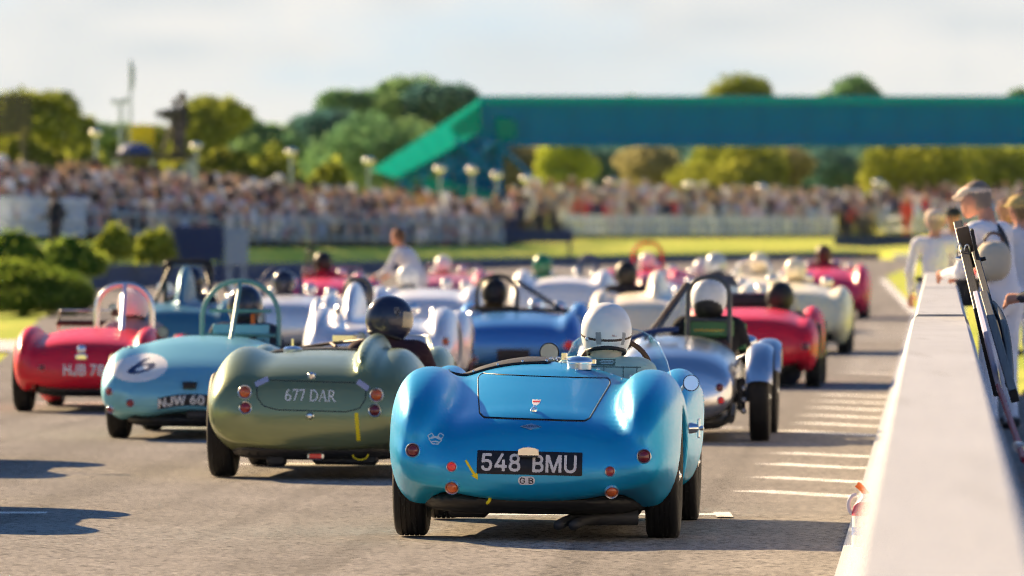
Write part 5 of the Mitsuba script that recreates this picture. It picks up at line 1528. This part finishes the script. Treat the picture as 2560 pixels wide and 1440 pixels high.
# ------------------------------------------------------------------ people standing by the track
def standing(label, x, Z, H, colours, facing, cap=None, arms=('down', 'down'), lean=(0, 0), legs=0.10, fine=.035, ground=0.0, head_tilt=0.0, extra=None, belt=None):
    """colours: skin, hair, top, legs, shoes; facing in degrees: 0 looks away from the camera along +y, 90 to the left"""
    key = thing('person', label, 'person')
    s = np.array
    q = H / 1.78
    sk, hr, tp, lg, so = colours
    ly, lx = lean                                             # forward and sideways shift of the shoulders
    hip = s([0, 0, .95]) * q
    chest = hip + s([lx * .6, ly * .6, .30]) * q; shc = hip + s([lx, ly, .49 - .5 * abs(ly) ** 1.5]) * q
    neck = shc + s([0, .01 + ly * .05, .06]) * q; hc = neck + s([0, .03 + ly * .2 + head_tilt, .16 - head_tilt * .3]) * q
    sg = [(hc, hc + s([0, .0, .03]) * q, .098 * q, .095 * q, sk), (hc + s([0, .05, -.07]) * q, hc + s([0, .06, -.085]) * q, .055 * q, .045 * q, sk), (hc + s([0, .095, -.015]) * q, hc + s([0, .11, -.035]) * q, .018 * q, .016 * q, sk),
          (hc + s([-.095, 0, -.02]) * q, hc + s([-.098, -.01, .015]) * q, .016 * q, .018 * q, sk), (hc + s([.095, 0, -.02]) * q, hc + s([.098, -.01, .015]) * q, .016 * q, .018 * q, sk),
          (hc + s([0, -.025, .045]) * q, hc + s([0, -.045, .0]) * q, .097 * q, .085 * q, hr), (neck + s([0, 0, .04]) * q, neck - s([0, 0, .05]) * q, .055 * q, .065 * q, sk),
          (shc + s([-.15, 0, -.02]) * q, shc + s([.15, 0, -.02]) * q, .078 * q, .078 * q, tp), (chest, hip + s([0, 0, .05]) * q, .135 * q, .132 * q, tp), (shc - s([0, 0, .10]) * q, chest, .125 * q, .135 * q, tp),
          (hip + s([-.08, 0, -.02]) * q, hip + s([.08, 0, -.02]) * q, .125 * q, .125 * q, lg)]
    hands = []
    for d, mode in zip((-1, 1), arms):
        a = shc + s([d * .20, 0, -.02]) * q
        if mode == 'down':
            e, w = a + s([d * .07, -.02, -.29]) * q, a + s([d * .07, .07, -.54]) * q
        elif mode == 'hip':
            e, w = a + s([d * .20, -.05, -.25]) * q, a + s([d * .02, .02, -.42]) * q
        elif mode == 'front':
            e, w = a + s([d * .08, .04, -.28]) * q, a + s([-d * .05, .27, -.30]) * q
        else:                                                  # reaching low in front
            e, w = a + s([d * .08, .12, -.27]) * q, a + s([-d * .02, .36, -.36]) * q
        sg += [(a, e, .060 * q, .050 * q, tp), (e, w, .050 * q, .034 * q, tp)]
        fd = (w - e) / np.linalg.norm(w - e)
        hands.append(hand_segs(w - fd * .01, fd, np.cross([1, 0, 0], fd) * (1 if fd[2] < .2 else -1), s([-d * .9, .3, 0]) / .95, sk, q, .55))
        hp = hip + s([d * .09, 0, -.03]) * q
        kn = s([d * legs, .03, .50]) * q; an = s([d * (legs + .02), -.01, .085]) * q
        sg += [(hp, kn, .098 * q, .066 * q, lg), (kn, an, .066 * q, .05 * q, lg), (an - s([0, .02, .035]) * q, an + s([d * .02, .16, -.045]) * q, .048 * q, .038 * q, so)]
    m, col = figure(sg, fine, .035)
    for hs in hands:
        mh, ch = figure(hs, .010, .008, .02)
        m, col = cat(m, mh), np.vstack([col, ch])
    M = mv(*GX(x, Z, ground)) @ rot([0, 0, 1], facing)
    obj(key, 'body', m, 'vc', True, M, color=col)
    if cap:
        ck, style = cap
        if style == 'flat':
            cm = nets(lambda p: smin(sell(p, (0, 0, .058), (.106 * q, .125 * q, .058 * q), 2.2), sell(p, (0, .115 * q, .035), (.075 * q, .06 * q, .016 * q), 2.2), .03), (-.2, -.2, -.06), (.2, .28, .18), .016, 1)
        else:
            cm = nets(lambda p: smin(sell(p, (0, -.01, .05), (.112 * q, .125 * q, .085 * q), 2.1), sell(p, (0, .15 * q, .03), (.08 * q, .08 * q, .012 * q), 2.2), .02), (-.2, -.2, -.08), (.2, .3, .2), .016, 1)
        obj(key, 'cap', cm, ck, True, M @ mv(*hc) @ rot([1, 0, 0], -head_tilt * 160))
    if belt:
        a = np.linspace(0, 2 * np.pi, 32, endpoint=False)
        ring = np.stack([.158 * q * np.cos(a), .150 * q * np.sin(a), 0 * a], 1)
        bb = hip + s([lx * .1, ly * .1, .09]) * q
        obj(key, 'belt', tube(ring * [1.14, 1.05, 1], .028, 8, True), belt, True, M @ mv(*bb))
    if extra:
        extra(key, M, q, hip, shc, hc)
    return key


WHT, SK = (.86, .86, .92), (.55, .28, .20)
plain('cap_beige', (.74, .61, .50), .9, .2); plain('cap_dark', (.03, .035, .04), .8, .2); plain('cap_straw', (.50, .38, .16), .9, .2)


def marshal_kit(key, M, q, hip, shc, hc):
    obj(key, 'arm_band', tube(np.array([[.0, .055 * math.cos(t), .055 * math.sin(t)] for t in np.linspace(0, 2 * np.pi, 20, endpoint=False)]), .03, 8, True), 'black', True, M @ mv(-.245 * q, shc[1], shc[2] - .16) @ rot([0, 1, 0], 75))
    b = hip + np.array([-.12, .22, .03])
    obj(key, 'shoulder_bag', nets(lambda p: sell(p, (0, 0, 0), (.14, .07, .11), 2.8), (-.2, -.12, -.16), (.2, .12, .16), .03, 1), 'dark', True, M @ mv(*b))
    obj(key, 'bag_strap', tube(curve([b + [.1, 0, .08], hip + [.15, .12, .25], shc + [.12, .06, .04], shc + [.02, -.08, .02], hip + [-.12, -.14, .2], b + [-.1, -.03, .08]], 30), .016, 6), 'dark', True, M)
    obj(key, 'lanyard', tube(curve([hc + [-.06, .04, -.18], hip + [-.06, .24, .28], hip + [.0, .26, .14], hip + [.06, .24, .28], hc + [.06, .04, -.18]], 30), .012, 6), 'red_print', True, M)


standing('marshal in white overalls with beige flat cap, head bowed, right of the pit wall', 2500, 63.0, 1.90, (SK, (.25, .2, .17), WHT, WHT, (.05, .05, .05)), 52, ('cap_beige', 'flat'), ('front', 'front'), (.10, 0), .11, extra=marshal_kit, head_tilt=.05)
hl = thing('helmet_bag', 'rounded cream bag held in front of the bowed marshal', 'bag')
obj(hl, 'body', nets(lambda p: sell(p, (0, 0, 0), (.135, .14, .15), 2.4), (-.2, -.2, -.2), (.2, .2, .2), .03, 1), 'cream_cloth', True, mv(*(P(2484, 652, 62.6))))
a_ = np.linspace(0, np.pi, 16)
obj(hl, 'handle', tube(np.stack([.07 * np.cos(a_), 0 * a_, .14 + .07 * np.sin(a_)], 1), .012, 6), 'leather', True, mv(*(P(2484, 652, 62.6))))
standing('grey haired marshal in white with black belt behind the far end of the wall', 2337, 84.0, 1.68, (SK, (.42, .33, .28), (.86, .86, .92), (.82, .82, .86), (.05, .05, .05)), -8, ('cap_beige', 'peak'), ('down', 'front'), (.03, 0), belt='black', fine=.04)
standing('marshal with dark cap in pale pink white top beside the pit board', 2384, 103.0, 1.72, (SK, (.05, .04, .04), (.70, .60, .62), WHT, (.05, .05, .05)), 160, ('cap_dark', 'peak'), ('hip', 'down'), fine=.045)
standing('marshal in white with straw coloured cap at the right edge', 2556, 74.0, 1.80, (SK, (.2, .14, .08), (.72, .72, .78), WHT, (.05, .05, .05)), 30, ('cap_straw', 'peak'), ('down', 'front'), fine=.04)
standing('person in white coat at the right edge behind the bowed marshal', 2512, 96.0, 1.80, (SK, (.25, .15, .10), (.70, .68, .72), (.1, .1, .14), (.05, .05, .05)), 200, None, ('down', 'down'), fine=.045)
standing('person in mustard yellow trousers cut off by the right edge', 2668, 51.0, 1.78, (SK, (.1, .08, .06), (.06, .06, .08), (.42, .30, .01), (.04, .04, .04)), 80, None, ('front', 'down'), legs=.30, fine=.035)
standing('white clad person with red neckerchief leaning over between the cars', 1044, 109.0, 1.50, (SK, (.16, .08, .05), (.70, .68, .76), (.66, .64, .72), (.05, .05, .05)), 60, None, ('low', 'low'), (.26, 0), fine=.045)
standing('dark clad figure standing in front of the white railing at the far left', 138, 184.0, 1.74, ((.2, .12, .1), (.03, .03, .03), (.02, .025, .05), (.02, .025, .05), (.02, .02, .02)), 120, None, ('hip', 'front'), fine=.05, ground=.50)
standing('cameraman in dark clothes on the platform above the left crowd', 458, 231.8, 1.72, ((.12, .08, .07), (.02, .02, .02), (.03, .035, .05), (.06, .06, .09), (.02, .02, .02)), 100, None, ('front', 'front'), fine=.05, ground=DK)
standing('second dark figure beside the cameraman on the platform', 440, 232.3, 1.55, ((.12, .08, .07), (.02, .02, .02), (.05, .055, .07), (.10, .09, .11), (.02, .02, .02)), 60, None, ('front', 'down'), fine=.05, ground=DK)
standing('person in red standing before the pale fence on the right', 2268, 345.0, 1.72, (SK, (.1, .06, .05), (.5, .05, .05), (.45, .05, .05), (.05, .05, .05)), 150, None, ('down', 'down'), fine=.06, ground=.75)
tc = thing('television_camera', 'dark television camera on a tripod beside the cameraman', 'camera')
c = P(432, 285, 231.5)
obj(tc, 'body', cat(box(.55, .25, .28, (0, 0, 0), .03), box(.25, .18, .18, (-.36, 0, 0), .03)), 'dark', 30, mv(*c))
for dx, dy in ((-.3, -.2), (.3, -.2), (0, .35)):
    obj(tc, 'tripod_leg', tube([(c[0], c[1], c[2] - .12), (c[0] + dx, c[1] + dy, DK)], .035, 6), 'dark', True)

# ------------------------------------------------------------------ pit board leaning on the wall, jug, bits
pb = thing('pit_board', 'folded dark pit board with brown edge leaning against the pit wall', 'board')


def slab(part, top, bot, w, t, key, far=0.0):
    """a flat panel of width w (into the picture along the wall) and thickness t between a top and a bottom point"""
    a, b = np.asarray(top, float), np.asarray(bot, float)
    L = np.linalg.norm(a - b); z = (a - b) / L
    y = np.array([TAN, 1, 0]) - z * (np.array([TAN, 1, 0]) @ z); y /= np.linalg.norm(y)
    M = np.eye(4); M[:3, 0] = np.cross(y, z); M[:3, 1] = y; M[:3, 2] = z; M[:3, 3] = (a + b) / 2
    return obj(pb, part, box(t, w, L, bev=.004), key, 30, M)


zt_ = 43.5
slab('panel', P(2405, 567, zt_), P(2428, 668, zt_), .5, .066, 'brown_bar')
slab('frame', P(2429, 572, zt_ - .3), P(2462, 745, zt_ - .3), .5, .018, 'black')
slab('lower_panel', P(2418, 660, zt_ + .2), P(2470, 880, zt_ - 1), .5, .045, 'black')
slab('leg', P(2440, 640, zt_ - .4), P(2516, 905, zt_ - 2), .06, .035, 'dark')
slab('leg', P(2462, 740, zt_ - 1), P(2535, 990, zt_ - 5), .06, .04, 'black')
slab('number_slat', P(2455, 800, zt_ - 2), P(2482, 905, zt_ - 4), .3, .025, 'lilac_tape')
for x, y in ((2398, 626), (2418, 628)):
    a = np.linspace(0, 2 * np.pi, 20, endpoint=False)
    obj(pb, 'clip', tube(np.stack([.014 * np.cos(a), 0 * a, .034 * np.sin(a)], 1), .005, 6, True), 'chrome', True, mv(*P(x, y, zt_ - .3)))
obj(pb, 'clip_bar', tube([P(2388, 645, zt_ - .3), P(2425, 650, zt_ - .3)], .009, 8), 'chrome', True)
obj(pb, 'strap', tube(curve([P(2440, 640, zt_ - .5), P(2452, 648, zt_ - .5), P(2464, 646, zt_ - .5)], 12), .010, 6), 'black', True)
obj(pb, 'cable_loop', tube(curve([P(2478, 760, zt_ - 1), P(2505, 800, zt_ - 2), P(2520, 880, zt_ - 3), P(2524, 960, zt_ - 4)], 20), .022, 8), 'black', True)
plain('maroon_rail', (.28, .01, .03), .5, .4)
rb = thing('red_rail', 'blurred red bar beside the pit wall at the right edge', 'rail')
obj(rb, 'bar', tube([P(2496, 965, 38), P(2560, 1150, 30)], .013, 8), 'maroon_rail', True)
obj(rb, 'clamp', box(.04, .2, .035, bev=.008), 'steel', 30, mv(*P(2548, 1118, 31)))
jg = thing('drinks_jug', 'red white and blue striped jug with orange spout on the foot of the pit wall', 'jug')
jb = np.array([GX(2150, 40)[0], 40, .03])
pr_ = [(0, 0), (.068, 0), (.072, .01), (.072, .16), (.060, .20), (.030, .235), (.026, .255), (0, .255)]
plain('jug_red', (.62, .05, .09), .35, .5); plain('jug_blue', (.12, .22, .55), .35, .5); jb[0] += .035
plain('orange_gloss', (.85, .18, .04), .35, .5)
obj(jg, 'body', revolve(pr_, sections=28), 'white', 40, mv(*jb))
for z0, z1, c in ((.005, .05, 'white_print'), (.055, .095, 'jug_blue'), (.15, .215, 'jug_red')):
    pf_ = lambda z: float(np.interp(z, [0, .01, .16, .20, .235], [.070, .0735, .0735, .0618, .032]))
    obj(jg, 'stripe', revolve([(pf_(z) + .0015, z) for z in np.linspace(z0, z1, 8)], sections=28), c, True, mv(*jb))
obj(jg, 'spout', tube([(0, 0, .25), (-.03, 0, .285), (-.05, 0, .30)], .015, 10), 'orange_gloss', True, mv(*jb))
a = np.linspace(-1.2, 1.7, 14)
obj(jg, 'handle', tube(np.stack([-.055 - .035 * np.cos(a), 0 * a, .20 + .05 * np.sin(a)], 1), .009, 8), 'lilac_tape', True, mv(*jb))

# trees behind the photographer: only the paintwork shows them
TB, TBC = leaves([np.array([x, -48 - 6 * math.sin(x), 4.5 + 1.5 * math.sin(x * 1.7)]) for x in np.arange(-70, 71, 7.0)], [np.array([5.5, 4.0, 5.0])] * 21, 34, 1.1, 'belt', np.random.default_rng(77))
k = obj('tree_belt', '', TB, 'leaf', False, color=TBC)
labels[k] = {'label': 'belt of dark trees behind the camera, seen only in the paintwork', 'category': 'trees', 'kind': 'stuff'}

# ------------------------------------------------------------------ air
scene['haze_medium'] = {'type': 'homogeneous', 'albedo': rgb((.75, .92, 1.0)), 'sigma_t': HAZE}
scene['haze'] = {'type': 'cube', 'to_world': T().translate([0, 1480, 14]).scale([920, 1560, 15.2]), 'bsdf': {'type': 'null'}, 'interior': {'type': 'ref', 'id': 'haze_medium'}}
labels['haze'] = {'label': 'thin bluish summer haze over the circuit', 'category': 'haze', 'kind': 'stuff'}
scene['camera']['medium'] = {'type': 'ref', 'id': 'haze_medium'}
